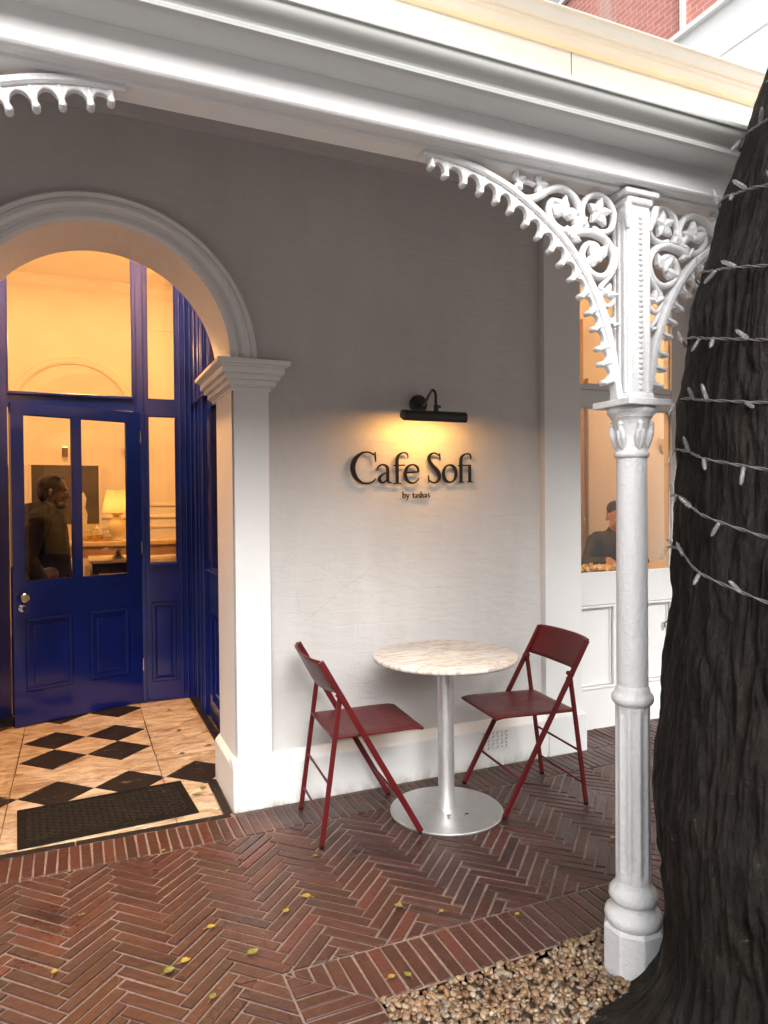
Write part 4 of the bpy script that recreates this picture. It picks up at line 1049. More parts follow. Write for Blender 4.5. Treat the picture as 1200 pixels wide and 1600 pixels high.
for i in range(2600):
    b = ends[i % 6]; c = b[2+(i//6) % 2]+Vector((random.gauss(0, .55), random.gauss(0, .55), random.gauss(.15, .42)))
    u = Vector((random.gauss(0, 1), random.gauss(0, 1), random.gauss(0, .6))).normalized(); w = u.orthogonal().normalized()
    l, h = random.uniform(.05, .09), random.uniform(.022, .035)
    lv.add([c-u*l/2, c+w*h, c+u*l/2, c-w*h], [(0, 1, 2, 3)])
lv.build('crown', leafm, tree, fixn=False)

# string lights wound down the trunk
strl = thing('string_lights', 'grey cable of clear unlit fairy bulbs wound around the trunk', 'string lights', tuple(axis(1.3)+Vector((0, 0, 1.3))))
cable_m = simple('clear_cable', (.13, .127, .12), .45, .1, 40)
def m_clear():
    t = NT('clear_plastic'); t.base((.30, .30, .29)); t.rough(.10); t.p.inputs['Alpha'].default_value = .32; t.p.inputs['Specular IOR Level'].default_value = .9; return t.m
bulb_m = m_clear()
aL = math.atan2(-crv.y, -crv.x) % (2*pi)                      # left silhouette as seen from the photograph's side
aL -= .20
zl = [2.58, 2.45, 2.28, 2.08, 1.905, 1.742, 1.605, 1.482, 1.340]; zr = [2.46, 2.31, 2.12, 1.935, 1.765, 1.640, 1.475, 1.295, 1.145]
cab = []
for k in range(len(zl)):
    zn = zl[k+1] if k+1 < len(zl) else zr[k]-.03
    for i in range(40):
        t = i/40
        z = zl[k]+(zr[k]-zl[k])*(t/.28) if t < .28 else zr[k]+(zn-zr[k])*((t-.28)/.72)
        a = aL+2*pi*t; r = trunk_r(a, z, False)+.008; ax = axis(z)
        r += .004*sin(7*t+k)
        cab.append((ax.x+r*cos(a), ax.y+r*sin(a), z, a))
cc = crom([c[:3] for c in cab], 4)
tw = MB(); off = []
for s in (0, pi):
    pts = []
    for i, p in enumerate(cc):
        a = i*.9+s; pts.append((p[0]+.0019*cos(a), p[1]+.0019*cos(a*1.0+.7), p[2]+.0022*sin(a)))
    tw.tube(pts, .0017, 6)
tw.build('cable', cable_m, strl, smooth=180)
bm_ = MB().lathe([(.0012, 0), (.0052, .004), (.0056, .020), (.0048, .031), (.0022, .037), (.0006, .038)], (0, 0), 10)
bme = bpy.data.meshes.new('bulb'); bme.from_pydata(bm_.v, [], bm_.f); bme.materials.append(bulb_m); bme.polygons.foreach_set('use_smooth', [True]*len(bme.polygons))
acc = 0; last = Vector(cab[0][:3]); side_ = 1
for i in range(1, len(cab)):
    p = Vector(cab[i][:3]); acc += (p-last).length; last = p; a = cab[i][3]
    if acc < .088+.02*sin(i*1.7): continue
    acc = 0; rad = Vector((cos(a), sin(a), 0)); tan = Vector((-sin(a), cos(a), 0))
    view = (Vector((0, 0, 1.47))-p).normalized()
    if rad.dot(view) < -.35: continue
    side_ = -side_ if random.random() < .75 else side_
    d = (rad*random.uniform(.15, .55)+Vector((0, 0, side_*random.uniform(.4, 1)))+tan*random.uniform(-.8, .8)).normalized()
    o = bpy.data.objects.new('bulb', bme); COL.objects.link(o); o.parent = strl; o.location = p+rad*.004-WORLDLOC[strl.name]
    o.rotation_euler = d.to_track_quat('Z', 'Y').to_euler(); o.scale = (1.0, 1.0, random.uniform(1.0, 1.25))

# ================================================================ PEOPLE
def capsule(mb, a, b, ra, rb, n=14):
    a, b = Vector(a), Vector(b); mb.sphere(a, ra, n, 8); mb.sphere(b, rb, n, 8)
    if (b-a).length > 1e-5: mb.tube([a, b], [ra, rb], n)
def remesh(mb, name, mat, parent, vox, sm=4, fn=None):
    if fn: mb.xf(fn)
    o = mb.build(name, mat, parent, smooth=180, fixn=False)
    r = o.modifiers.new('remesh', 'REMESH'); r.mode = 'VOXEL'; r.voxel_size = vox; r.use_smooth_shade = True
    s = o.modifiers.new('smooth', 'SMOOTH'); s.iterations = sm; s.factor = .5
    return o
def hand(mb, w, d, side, curl, s=1.0, palm_n=Vector((0, 0, -1))):
    """palm and five bent fingers at wrist w, pointing along d"""
    d = d.normalized(); pn = (palm_n-d*palm_n.dot(d)).normalized(); x = d.cross(pn)*side
    k = w+d*.085*s
    for o_ in (-.03, -.01, .01, .03): capsule(mb, w+x*o_*.7*s, k+x*o_*s, .013*s, .0115*s, 8)
    for i, (o_, l) in enumerate(((.031, .066), (.011, .075), (-.010, .070), (-.030, .055))):
        p = k+x*o_*s; dr = d.copy()
        for seg, f in enumerate((.45, .32, .25)):
            dr = (dr*cos(curl*(.6+.3*seg))+pn*sin(curl*(.6+.3*seg))).normalized(); q = p+dr*l*f*s
            capsule(mb, p, q, (.0092-.0008*seg)*s, (.0086-.0008*seg)*s, 8); p = q
    p = w+d*.025*s+x*.026*s; q = p+(d*.6+x*.7+pn*.35).normalized()*.036*s; capsule(mb, p, q, .012*s, .0105*s, 8)
    capsule(mb, q, q+(d*.9+x*.15+pn*.45).normalized()*.030*s, .0100*s, .0085*s, 8)
def head(mb, c, f, s=1.0, tilt=0.0):
    """head centred at c, face along the flat direction f, chin down by tilt"""
    f = f.normalized(); r = f.cross(Vector((0, 0, 1))); rot = Matrix.Rotation(-tilt, 3, r)
    def L(x, y, z): return c+rot @ (f*x*s+r*y*s+Vector((0, 0, z*s)))
    def ell(x, y, z, a, b, h):
        q = MB().sphere((0, 0, 0), 1, 16, 12); mb.add([L(x+v[0]*a, y+v[1]*b, z+v[2]*h) for v in q.v], q.f)
    ell(-.012, 0, .035, .098, .076, .085); ell(.022, 0, -.03, .070, .060, .085); ell(.048, 0, -.085, .034, .036, .028)   # skull, face, chin
    ell(.085, 0, .022, .014, .048, .011)                                               # brow
    ell(.096, 0, -.018, .016, .012, .022); ell(.104, 0, -.032, .013, .017, .010)         # nose
    ell(.086, 0, -.060, .011, .025, .006); ell(.083, 0, -.072, .011, .022, .007)         # lips
    for s_ in (-1, 1):
        ell(.066, s_*.034, -.026, .022, .018, .020); ell(.080, s_*.030, .006, .010, .014, .008)
        ell(-.010, s_*.078, -.012, .016, .008, .030)                                     # ears
    return L
skin_d = simple('brown_skin', (.050, .023, .014), .45, .15, 14); hair_m = simple('black_hair', (.012, .010, .009), .6, .3, 120, .6, 260)
def m_jacket():
    t = NT('dark_padded_jacket'); v = t.pos()
    t.base(t.ramp(t.noise(v, 18, 5), [(.3, (.0045, .004, .0035)), (.7, (.010, .0085, .007))])); t.rough(.7); t.p.inputs['Specular IOR Level'].default_value = .15
    b = t.bump(t.noise(t.pos(scale=(1, 1, 2.6)), 9, 4), .6, .03); t.bump(t.noise(v, 40, 5), .3, .01, b); return t.m
jack = m_jacket(); trou = simple('dark_trousers', (.02, .02, .024), .8, .2, 20, .2, 90)
P1 = Vector((-.205, 5.98, 0)); f1 = Vector((1, -.10, 0)).normalized(); r1 = f1.cross(Vector((0, 0, 1)))
per1 = thing('person', 'person in a dark hooded jacket standing in profile behind the blue door', 'person', tuple(P1))
def Q(x, y, z): return P1+f1*x+r1*y+Vector((0, 0, z))
bd = MB(); hc = Q(.055, 0, 1.575); L1 = head(bd, hc, f1, 1.06, .06)
capsule(bd, Q(.02, 0, 1.40), hc+Vector((0, 0, -.03)), .062, .058)
capsule(bd, Q(-.02, 0, 1.36), Q(-.01, 0, 1.0), .14, .13); capsule(bd, Q(-.02, -.13, 1.37), Q(-.02, .13, 1.37), .07, .07); capsule(bd, Q(0, -.07, .95), Q(0, .07, .95), .12, .12)
for s in (-1, 1):
    capsule(bd, Q(0, s*.09, .92), Q(.03*s, s*.10, .50), .085, .058); capsule(bd, Q(.03*s, s*.10, .50), Q(.02*s-.02, s*.10, .09), .055, .038); capsule(bd, Q(.02*s-.02, s*.10, .05), Q(.02*s+.14, s*.105, .035), .040, .032)
    capsule(bd, Q(-.03, s*.185, 1.36), Q(-.09, s*.235, 1.09), .050, .040); capsule(bd, Q(-.09, s*.235, 1.09), Q(.02, s*.235, .86), .038, .028)
    hand(bd, Q(.02, s*.235, .86), Vector((.25, 0, -1)), s, .35, 1.0, -r1*s)
remesh(bd, 'body', skin_d, per1, .0072, 3)
jk = MB()
capsule(jk, Q(-.03, 0, 1.34), Q(-.02, 0, 1.02), .165, .175); capsule(jk, Q(-.02, 0, 1.02), Q(-.01, 0, .80), .175, .165); capsule(jk, Q(.02, 0, 1.28), Q(.03, 0, .92), .135, .15)
capsule(jk, Q(-.03, -.15, 1.365), Q(-.03, .15, 1.365), .085, .085)
for s in (-1, 1):
    capsule(jk, Q(-.03, s*.185, 1.36), Q(-.10, s*.245, 1.09), .082, .070); capsule(jk, Q(-.10, s*.245, 1.09), Q(.015, s*.240, .875), .068, .052)
for i in range(9):
    a = -2.3+4.6*i/8; jk.sphere(Q(-.005-.085*cos(a), .095*sin(a), 1.438+.012*cos(a)), .046, 10, 8)
capsule(jk, Q(-.115, -.06, 1.43), Q(-.115, .06, 1.43), .060, .060); capsule(jk, Q(-.135, 0, 1.40), Q(-.16, 0, 1.31), .065, .04)
remesh(jk, 'jacket', jack, per1, .010, 3)
tr = MB()
for s in (-1, 1):
    capsule(tr, Q(0, s*.09, .92), Q(.03*s, s*.10, .50), .10, .075); capsule(tr, Q(.03*s, s*.10, .50), Q(.02*s-.02, s*.10, .10), .073, .058)
remesh(tr, 'trousers', trou, per1, .012, 3)
sh_ = MB()
for s in (-1, 1): capsule(sh_, Q(.02*s-.04, s*.10, .045), Q(.02*s+.15, s*.107, .038), .050, .042)
sh_.v = [(x, y, max(z, .002)) for x, y, z in sh_.v]
sh_.build('shoes', MT['rubber'], per1, smooth=180)
hr = MB(); q = MB().sphere((0, 0, 0), 1, 20, 14)
hr.add([L1(-.020+v[0]*.097, v[1]*.081, .042+v[2]*.086) for v in q.v], q.f)
hr.add([L1(-.055+v[0]*.058, v[1]*.074, -.005+v[2]*.075) for v in q.v], q.f)
for k in range(7):
    yy = (k-3)*.021; hr.tube([L1(.062-.10*t-.03*abs(k-3)*.15, yy, .108-.9*(t-.35)**2*.16+.018-abs(k-3)*.006) for t in (0, .2, .4, .6, .8, 1)], .0095, 8)
remesh(hr, 'hair', hair_m, per1, .007, 2)
bdm = MB(); bdm.add([L1(.052+v[0]*.044, v[1]*.052, -.088+v[2]*.036) for v in q.v], q.f); bdm.add([L1(.012+v[0]*.03, v[1]*.064, -.058+v[2]*.045) for v in q.v], q.f)
remesh(bdm, 'beard', hair_m, per1, .008, 2)
for s in (-1, 1): MB().sphere(L1(.083, s*.031, .002), .009, 10, 8).build('eye', simple('eye_white', (.5, .45, .4), .2), per1, smooth=180)

# second person, bent over a counter behind the shop window
skin2 = simple('warm_skin', (.44, .22, .14), .45, .12, 14); shirt = simple('black_shirt', (.022, .021, .020), .75, .25, 24, .3, 80)
P2 = Vector((4.265, 4.84, 0)); f2 = Vector((-.45, -.89, 0)).normalized(); r2 = f2.cross(Vector((0, 0, 1)))
per2 = thing('person', 'person in a black shirt and dark cap bent over a counter behind the shop window', 'person', tuple(P2))
def Q2(x, y, z): return P2+f2*x+r2*y+Vector((0, 0, z))
bd = MB(); hc = Q2(.105, 0, 1.322); L2 = head(bd, hc, f2, .98, .50)
capsule(bd, Q2(.02, 0, 1.16), hc+f2*-.02+Vector((0, 0, -.02)), .052, .048)
capsule(bd, Q2(.0, 0, 1.10), Q2(-.10, 0, .80), .12, .11); capsule(bd, Q2(.0, -.12, 1.13), Q2(.0, .12, 1.13), .06, .06); capsule(bd, Q2(-.12, -.07, .80), Q2(-.12, .07, .80), .12, .12)
for s in (-1, 1):
    capsule(bd, Q2(-.12, s*.085, .80), Q2(-.08, s*.09, .43), .085, .055); capsule(bd, Q2(-.08, s*.09, .43), Q2(-.14, s*.09, .08), .052, .036); capsule(bd, Q2(-.15, s*.09, .05), Q2(.0, s*.095, .035), .038, .03)
    el = Q2(.06, s*.235, .93); wr = Q2(.27, s*.10, .975) if s > 0 else Q2(.26, s*.12, .985)
    capsule(bd, Q2(.01, s*.165, 1.12), el, .045, .037); capsule(bd, el, wr, .036, .026)
    hand(bd, wr, f2*1.0-r2*s*.25+Vector((0, 0, -.45)), -s, .5, .95, Vector((0, 0, -1))-f2*.4)
remesh(bd, 'body', skin2, per2, .0068, 3)
jk = MB()
capsule(jk, Q2(.0, 0, 1.09), Q2(-.10, 0, .80), .140, .150); capsule(jk, Q2(.0, -.13, 1.13), Q2(.0, .13, 1.13), .075, .075); capsule(jk, Q2(-.10, 0, .84), Q2(-.12, 0, .70), .15, .15); capsule(jk, Q2(.01, 0, 1.15), Q2(.04, 0, 1.205), .075, .064)
for s in (-1, 1):
    el = Q2(.06, s*.235, .93); wr = Q2(.27, s*.10, .975) if s > 0 else Q2(.26, s*.12, .985)
    capsule(jk, Q2(.01, s*.165, 1.12), el, .064, .056); capsule(jk, el, el.lerp(wr, .80), .055, .042)
remesh(jk, 'shirt', shirt, per2, .009, 3)
tr = MB()
for s in (-1, 1): capsule(tr, Q2(-.12, s*.085, .80), Q2(-.08, s*.09, .43), .10, .072); capsule(tr, Q2(-.08, s*.09, .43), Q2(-.14, s*.09, .09), .07, .055)
remesh(tr, 'trousers', trou, per2, .012, 3)
sh_ = MB()
for s in (-1, 1): capsule(sh_, Q2(-.17, s*.09, .045), Q2(.02, s*.097, .038), .048, .040)
sh_.v = [(x, y, max(z, .002)) for x, y, z in sh_.v]; sh_.build('shoes', MT['rubber'], per2, smooth=180)
hr = MB(); hr.add([L2(-.036+v[0]*.098, v[1]*.082, .066+v[2]*.066) for v in q.v], q.f); hr.add([L2(-.055+v[0]*.058, v[1]*.073, .0+v[2]*.07) for v in q.v], q.f)
remesh(hr, 'cap', simple('dark_blue_cap', (.022, .026, .038), .7, .2, 30), per2, .008, 2)
for s in (-1, 1): MB().sphere(L2(.083, s*.031, .002), .009, 10, 8).build('eye', simple('eye_white', (.5, .45, .4), .2), per2, smooth=180)

# ================================================================ THINGS INSIDE
pt = thing('painting', 'large dark painting in a white frame on the back wall', 'painting', (-.10, 8.96, 1.0))
def m_canvas():
    t = NT('dark_canvas'); v = t.pos()
    c = t.ramp(t.noise(v, 2.2, 5, .6), [(.3, (.018, .014, .012)), (.7, (.075, .058, .045))])
    t.base(c); t.rough(.35); t.bump(t.noise(v, 60, 4), .2, .004); return t.m
MB().box(-.455, .258, 8.93, 8.955, 1.04, 1.93).build('canvas', m_canvas(), pt)
pale = simple('pale_oil_paint', (.62, .56, .45), .5, .15, 9)
mb = MB().prism([(.02, 1.25), (.09, 1.25), (.10, 1.36), (.075, 1.44), (.09, 1.55), (.06, 1.62), (.02, 1.60), (.0, 1.50), (.03, 1.42), (.01, 1.34)], -.002, .002); mb.v = [(x+.03, 8.928+z, y) for x, y, z in mb.v]; mb.build('painted_figure', pale, pt)
mb = MB().prism([(-.455, 1.045), (.258, 1.045), (.258, 1.25), (-.455, 1.25)], -.0015, .0015); mb.v = [(x, 8.9275+z, y) for x, y, z in mb.v]; mb.build('painted_table', simple('pale_yellow_oil_paint', (.60, .50, .26), .5, .2, 6), pt)
mould('frame', -.475, .278, 1.02, 1.95, 8.958, .024, .045, IN, pt)
sp = thing('spotlight', 'small cylindrical spotlight above the painting', 'spotlight', (-.10, 8.9, 2.07))
MB().tube([(-.10, 8.90, 2.02), (-.10, 8.90, 2.13)], .032, 16).build('housing', simple('bronze_housing', (.16, .12, .08), .35, .1, 10, 0, 60, .6), sp, smooth=40)
MB().tube([(-.10, 8.90, 2.09), (-.10, 8.999, 2.09)], .010, 8).build('bracket', MT['chrome'], sp)
MB().tube([(-.10, 8.90, 2.1301), (-.10, 8.90, 2.134)], .026, 16).build('lens', emit('spot_lens', WARM, 6), sp)
# console table with lamp, jars
ct = thing('console_table', 'pale wooden console table behind the door holding a lamp', 'table', (.3, 7.35, 0))
MB().box(-.25, .95, 7.12, 7.62, 1.085, 1.125).build('tabletop', simple('pale_oak', (.55, .40, .20), .35, .15, 9), ct, bevel=.004)
for x in (-.21, .91):
    for y in (7.16, 7.58): MB().box(x-.025, x+.025, y-.025, y+.025, 0, 1.085).build('leg', timber, ct, bevel=.003)
MB().box(-.21, .91, 7.15, 7.17, .98, 1.084).build('apron', timber, ct)
tl = thing('table_lamp', 'lit table lamp with cream vase base and tapered shade', 'lamp', (.37, 7.36, 1.125))
vase = [(.045, 1.126), (.050, 1.132), (.040, 1.15), (.062, 1.19), (.082, 1.235), (.086, 1.265), (.078, 1.30), (.052, 1.335), (.034, 1.35), (.038, 1.37), (.062, 1.392)]
MB().lathe(vase, (.37, 7.36), 32).build('base', simple('cream_ceramic', (.66, .56, .30), .25, .05, 10), tl, smooth=60)
def m_shade():
    t = NT('lamp_shade_fabric'); t.base((.62, .50, .36)); t.rough(.8)
    t.t.nodes.remove(t.p); d = t.n('ShaderNodeBsdfDiffuse'); d.inputs[0].default_value = (.6, .48, .34, 1)
    tr = t.n('ShaderNodeBsdfTranslucent'); tr.inputs[0].default_value = (.6, .42, .24, 1); ms = t.n('ShaderNodeMixShader'); ms.inputs[0].default_value = .5
    t.l(d.outputs[0], ms.inputs[1]); t.l(tr.outputs[0], ms.inputs[2]); t.l(ms.outputs[0], t.out.inputs[0]); return t.m
MB().lathe([(.150, 1.395), (.150, 1.40), (.110, 1.61)], (.385, 7.36), 40, cap=False).build('lamp_shade', m_shade(), tl, smooth=60)
MB().sphere((.385, 7.36, 1.47), .035, 16, 10).build('bulb', emit('lit_bulb', WARM, 30), tl, smooth=180)
MB().tube([(.37, 7.36, 1.39), (.385, 7.36, 1.44)], .010, 8).build('stem', MT['chrome'], tl)
glassy = m_glass('jar_glass', (.96, .95, .9), 1.7)
for i, (x, y, r, h) in enumerate(((.19, 7.30, .055, .11), (.28, 7.24, .045, .075), (.10, 7.36, .045, .09))):
    j = thing('glass_jar', ['tall round glass jar on the console table beside the lamp', 'low glass jar at the front of the console table', 'glass jar at the left end of the console jars'][i], 'jar', (x, y, 1.125), 'glass jars on the console table')
    MB().lathe([(r*.9, 1.126), (r, 1.135), (r, 1.125+h*.85), (r*.8, 1.125+h)], (x, y), 24).build('jar', glassy, j, smooth=60)
    MB().lathe([(r*.85, 1.1255+h), (r*.85, 1.13+h), (r*.3, 1.14+h), (r*.2, 1.155+h)], (x, y), 24).build('lid', MT['chrome'], j, smooth=50)
    MB().lathe([(r*.85, 1.131), (r*.9, 1.125+h*.55)], (x, y), 20).build('filling', simple('toffee_filling', (.45, .27, .07), .5, .4, 40), j)
dk = thing('side_table', 'dark square side table in front of the console', 'table', (.3, 6.55, 0))
darkw = simple('dark_stained_wood', (.030, .020, .016), .3, .2, 10)
MB().box(.10, .52, 6.30, 6.95, .985, 1.010).build('tabletop', simple('pale_stone_top', (.60, .50, .34), .3, .1, 8), dk, bevel=.003)
MB().box(.12, .50, 6.32, 6.93, .90, .984).build('apron', darkw, dk)
for x in (.145, .475):
    for y in (6.345, 6.905): MB().box(x-.028, x+.028, y-.028, y+.028, 0, .90).build('leg', darkw, dk, bevel=.002)
cs = thing('cake_stand', 'grey footed cake stand on the dark side table', 'cake stand', (.33, 6.45, 1.01))
MB().lathe([(.055, 1.011), (.050, 1.022), (.022, 1.05), (.018, 1.075), (.03, 1.088), (.115, 1.092), (.12, 1.100), (.115, 1.103)], (.33, 6.45), 32).build('stand', simple('pewter', (.30, .27, .23), .3, .1, 10, 0, 60, .8), cs, smooth=50)
MB().lathe([(.085, 1.1035), (.088, 1.112), (.08, 1.118)], (.33, 6.45), 32).build('cake', simple('dark_cake', (.05, .03, .02), .7, .3, 40), cs, smooth=50)
# counter behind the shop window with food
cn = thing('window_counter', 'timber counter behind the shop window', 'counter', (3.6, 4.1, 0))
MB().box(2.70, 4.9, 3.80, 4.66, .90, .94).build('worktop', simple('pale_worktop', (.56, .46, .30), .35, .1, 6), cn, bevel=.004)
MB().box(2.72, 4.88, 3.86, 4.56, 0, .90).build('cabinet', timber, cn)
pet = [simple('yellow_petal', (.70, .42, .03), .5, .2, 30), simple('cream_petal', (.62, .50, .30), .6, .2, 30), simple('golden_petal', (.58, .30, .05), .55, .2, 30)]
fb = thing('flower_tray', 'tray of yellow and cream flowers on the window counter', 'flowers', (3.32, 4.0, .94))
MB().lathe([(.18, .941), (.20, .945), (.21, .962), (.205, .964)], (3.34, 4.0), 32, scl=(1.5, .7)).build('tray', darkw, fb, smooth=50)
for i in range(60):
    cx = 3.34+random.uniform(-.27, .27); cy = 4.0+random.uniform(-.12, .12); cz = .968+random.uniform(0, .045); m = MB()
    r = random.uniform(.012, .024); a0 = random.uniform(0, 6.28); tl_ = Vector((random.gauss(0, .5), random.gauss(-.4, .5), 1)).normalized()
    u = tl_.orthogonal().normalized(); w = tl_.cross(u)
    for k in range(5):
        a = a0+k*2*pi/5; d = u*cos(a)+w*sin(a); s = tl_.cross(d); c = Vector((cx, cy, cz))
        m.add([c, c+d*r*.6+s*r*.38+tl_*r*.25, c+d*r*1.1+tl_*r*.5, c+d*r*.6-s*r*.38+tl_*r*.25], [(0, 1, 2, 3)])
    m.sphere((cx, cy, cz), r*.3, 8, 6); m.build('flower', pet[i % 3], fb, fixn=False)
# tall shelves in the shop window room
shf = thing('shelf_unit', 'timber shelf unit with angled boxes behind the upper shop window', 'shelf', (3.6, 5.4, 0))
for x in (4.02, 4.44): MB().box(x-.02, x+.02, 5.46, 5.60, 0, 3.2).build('upright', timber, shf, bevel=.002)
for i, z in enumerate((1.7, 2.25, 2.75)): MB().box(4.04, 4.42, 5.46, 5.60, z-.015, z+.015).build('shelf_board', timber, shf)
for i, (x, z, c) in enumerate(((4.14, 1.715, 0), (4.32, 1.715, 1), (4.22, 2.265, 2), (4.20, 2.765, 1))):
    b = MB().box(x-.07, x+.07, 5.48, 5.59, z+.001, z+.20+.05*(i % 2)).build('storage_box', pet[1] if c else IN, None, bevel=.003)
    tag(b, ['pale box on the lowest shelf of the shelf unit, left one', 'cream box on the lowest shelf of the shelf unit, right one', 'pale box on the second shelf of the shelf unit', 'cream box on the third shelf of the shelf unit'][i], 'box', 'boxes on the shelf unit')

# ================================================================ BUILDINGS BEHIND
def m_redbrick():
    t = NT('painted_red_brickwork'); v = t.pos(rot=(0, pi/2, 0)); v2 = t.pos()
    br = t.n('ShaderNodeTexBrick'); br.inputs['Scale'].default_value = 1; br.inputs['Brick Width'].default_value = .23; br.inputs['Row Height'].default_value = .085
    br.inputs['Mortar Size'].default_value = .008; br.inputs['Color1'].default_value = (.62, .25, .20, 1); br.inputs['Color2'].default_value = (.54, .21, .17, 1); br.inputs['Mortar'].default_value = (.66, .42, .37, 1)
    sep = t.n('ShaderNodeSeparateXYZ'); t.l(v2, sep.inputs[0]); cmb = t.n('ShaderNodeCombineXYZ'); t.l(sep.outputs[1], cmb.inputs[0]); t.l(sep.outputs[2], cmb.inputs[1]); t.l(cmb.outputs[0], br.inputs['Vector'])
    st = t.ramp(t.noise(t.pos(scale=(1, 1.1, .12)), 1.3, 5, .6), [(.56, (0, 0, 0)), (.70, (.55, .55, .55))])
    t.base(t.mix(st, br.outputs['Color'], (.62, .52, .48))); t.rough(.8); t.bump(br.outputs['Fac'], -.5, .01); return t.m
rb = thing('brick_building', 'tall red brick building rising behind the veranda roof', 'building', (11, 8, 0))
MB().box(8.0, 15, -6, 16, 0, 10.18).build('wall', m_redbrick(), rb)
MB().box(7.93, 15.05, -6.05, 16.05, 10.18, 10.26).build('coping', MT['trim'], rb)
MB().box(7.95, 7.999, 7.55, 7.62, 0, 10.1).build('downpipe', MT['trim'], rb)
wb = thing('white_building', 'white gable end wall with a pale coping beside the brick building', 'building', (7.2, 2, 0))
MB().box(6.5, 7.9, -3, 6.30, 0, 6.80).build('wall', m_white('white_render', (.82, .84, .84), .05, 10, .7), wb)
MB().box(6.44, 7.9, -3, 6.36, 6.80, 6.86).build('coping', MT['trim'], wb)
mb = MB().bar((6.496, 6.2, 6.30), (6.496, -2.9, 6.30), .008, .02); mb.build('string_course', MT['trim'], wb)

# ================================================================ FALLEN LEAVES
lm = [simple('yellow_leaf', (.27, .20, .03), .45, .25, 60), simple('green_yellow_leaf', (.15, .155, .028), .45, .25, 60), simple('dry_leaf', (.11, .065, .03), .6, .3, 60)]
def fallen(x, y, l, a, m, label, grp='fallen leaves on the ground', z=0, w=.42):
    n = 7; vv = []
    cu = random.uniform(.1, .35)
    for i in range(n+1):
        t = i/n; hw = l*w*sin(pi*min(1, t*1.02))**.8*(1-.25*t)+.0006
        xx = (t-.5)*l; zz = .003+cu*l*(t-.5)**2*1.6
        for s in (-1, 0, 1): vv.append((xx, s*hw, zz+abs(s)*hw*.35))
    f = [(i*3+j, i*3+j+1, (i+1)*3+j+1, (i+1)*3+j) for i in range(n) for j in range(2)]
    mb = MB().add(vv, f); mb.tube([(-l*.5, 0, .003+cu*l*.4), (-l*.72, l*.03, .004), (-l*.9, l*.08, .003)], .0011, 5)
    R = Matrix.Rotation(a, 3, 'Z'); mb.xf(lambda p: R @ p + Vector((x, y, z)))
    o = mb.build('leaf', m, None, smooth=180, loc=(x, y, z), fixn=False); tag(o, label, 'leaf', grp)
LV = [(.252, 2.304, .050, .5, 1, 'large green-yellow fallen leaf on the brick herringbone at the lower left'),
 (.305, 2.332, .045, .2, 0, 'yellow fallen leaf touching the large green-yellow leaf at the lower left'),
 (.356, 2.128, .038, .9, 1, 'green fallen leaf nearest the bottom edge of the paving'),
 (-.080, 2.447, .036, 1.3, 0, 'small yellow curled leaf alone at the far left of the paving'),
 (.006, 2.750, .022, .2, 1, 'tiny yellow leaf left of centre near the doormat'),
 (.412, 2.483, .042, .1, 0, 'pale yellow leaf on the bricks left of the chair foot'),
 (.675, 2.469, .038, .6, 0, 'yellow leaf, left one of the pair in the middle of the paving'),
 (.769, 2.531, .048, 2.6, 0, 'bright yellow leaf, right one of the pair in the middle of the paving'),
 (.897, 2.809, .026, .1, 0, 'small yellow leaf behind the left chair foot'),
 (1.056, 2.332, .046, 2.3, 1, 'green-yellow leaf in front of the table base'),
 (1.184, 2.238, .028, .3, 0, 'small yellow leaf between the table and the gravel'),
 (.512, 2.284, .055, .25, 1, 'long green-yellow leaf by the gravel corner'),
 (.926, 1.977, .038, 1.9, 1, 'yellow-green leaf on the edging bricks, right of a pair'),
 (.877, 1.990, .034, .2, 0, 'yellow leaf on the edging bricks, left of a pair'),
 (1.043, 2.731, .034, .1, 2, 'flat brown leaf just left of the table base'),
 (2.125, 2.421, .036, .2, 0, 'yellow leaf beside the shaft of the column'),
 (.322, 3.119, .024, .4, 0, 'tiny yellow leaf on the course under the doormat'),
 (1.419, 2.110, .030, .5, 0, 'small yellow leaf on the edging bricks near the column'),
 (1.690, 1.590, .045, .2, 1, 'green leaf on the pebbles at the foot of the column'),
 (2.281, 2.915, .030, 1.2, 2, 'pale dry leaf under the right chair'),
 (.537, 2.838, .024, .7, 1, 'tiny green leaf near the arch pier'),
 (.598, 4.739, .050, .7, 2, 'brown leaf on the tiles right of the black diamond panel'),
 (.760, 5.184, .060, .1, 0, 'yellow leaf on the tiles by the blue side screen'),
 (.597, 5.240, .045, .6, 2, 'dry leaf on the tiles at the foot of the sidelight'),
 (.585, 3.727, .055, 1.4, 1, 'olive leaf on the tiles beside the doormat corner'),
 (.540, 3.650, .060, 2.7, 1, 'green-yellow leaf leaning by the right edge of the doormat'),
 (.500, 5.500, .070, .1, 2, 'dry twiggy leaf under the blue mullion'),
 (.725, 4.366, .045, .3, 2, 'small brown leaf on the tiles near the jamb plinth'),
 (.558, 4.292, .040, .2, 2, 'small dry leaf below the inset tile panel')]
for x, y, l, a, m, lb in LV: fallen(x, y, l*.75, a, lm[m], lb, z=.006 if y < 1.9 else 0)
fallen(1.565, 2.880, .030, 1.1, lm[1], 'small green leaf on the steel table base, left one', z=.0135)
fallen(1.650, 2.860, .024, .4, lm[2], 'small brown leaf on the steel table base, right one', z=.0135)
tw_ = thing('twig_litter', 'small heap of twigs and brown leaf litter near the column', 'twigs', (1.62, 2.235, 0))
for i in range(9):
    a = random.uniform(0, 6.28); l = random.uniform(.03, .07); x = 1.62+random.gauss(0, .03); y = 2.235+random.gauss(0, .02)
    MB().tube([(x-l*cos(a)/2, y-l*sin(a)/2, .003), (x, y, .006+random.uniform(0, .01)), (x+l*cos(a)/2, y+l*sin(a)/2, .003)], .0013, 5).build('twig', lm[2], tw_)

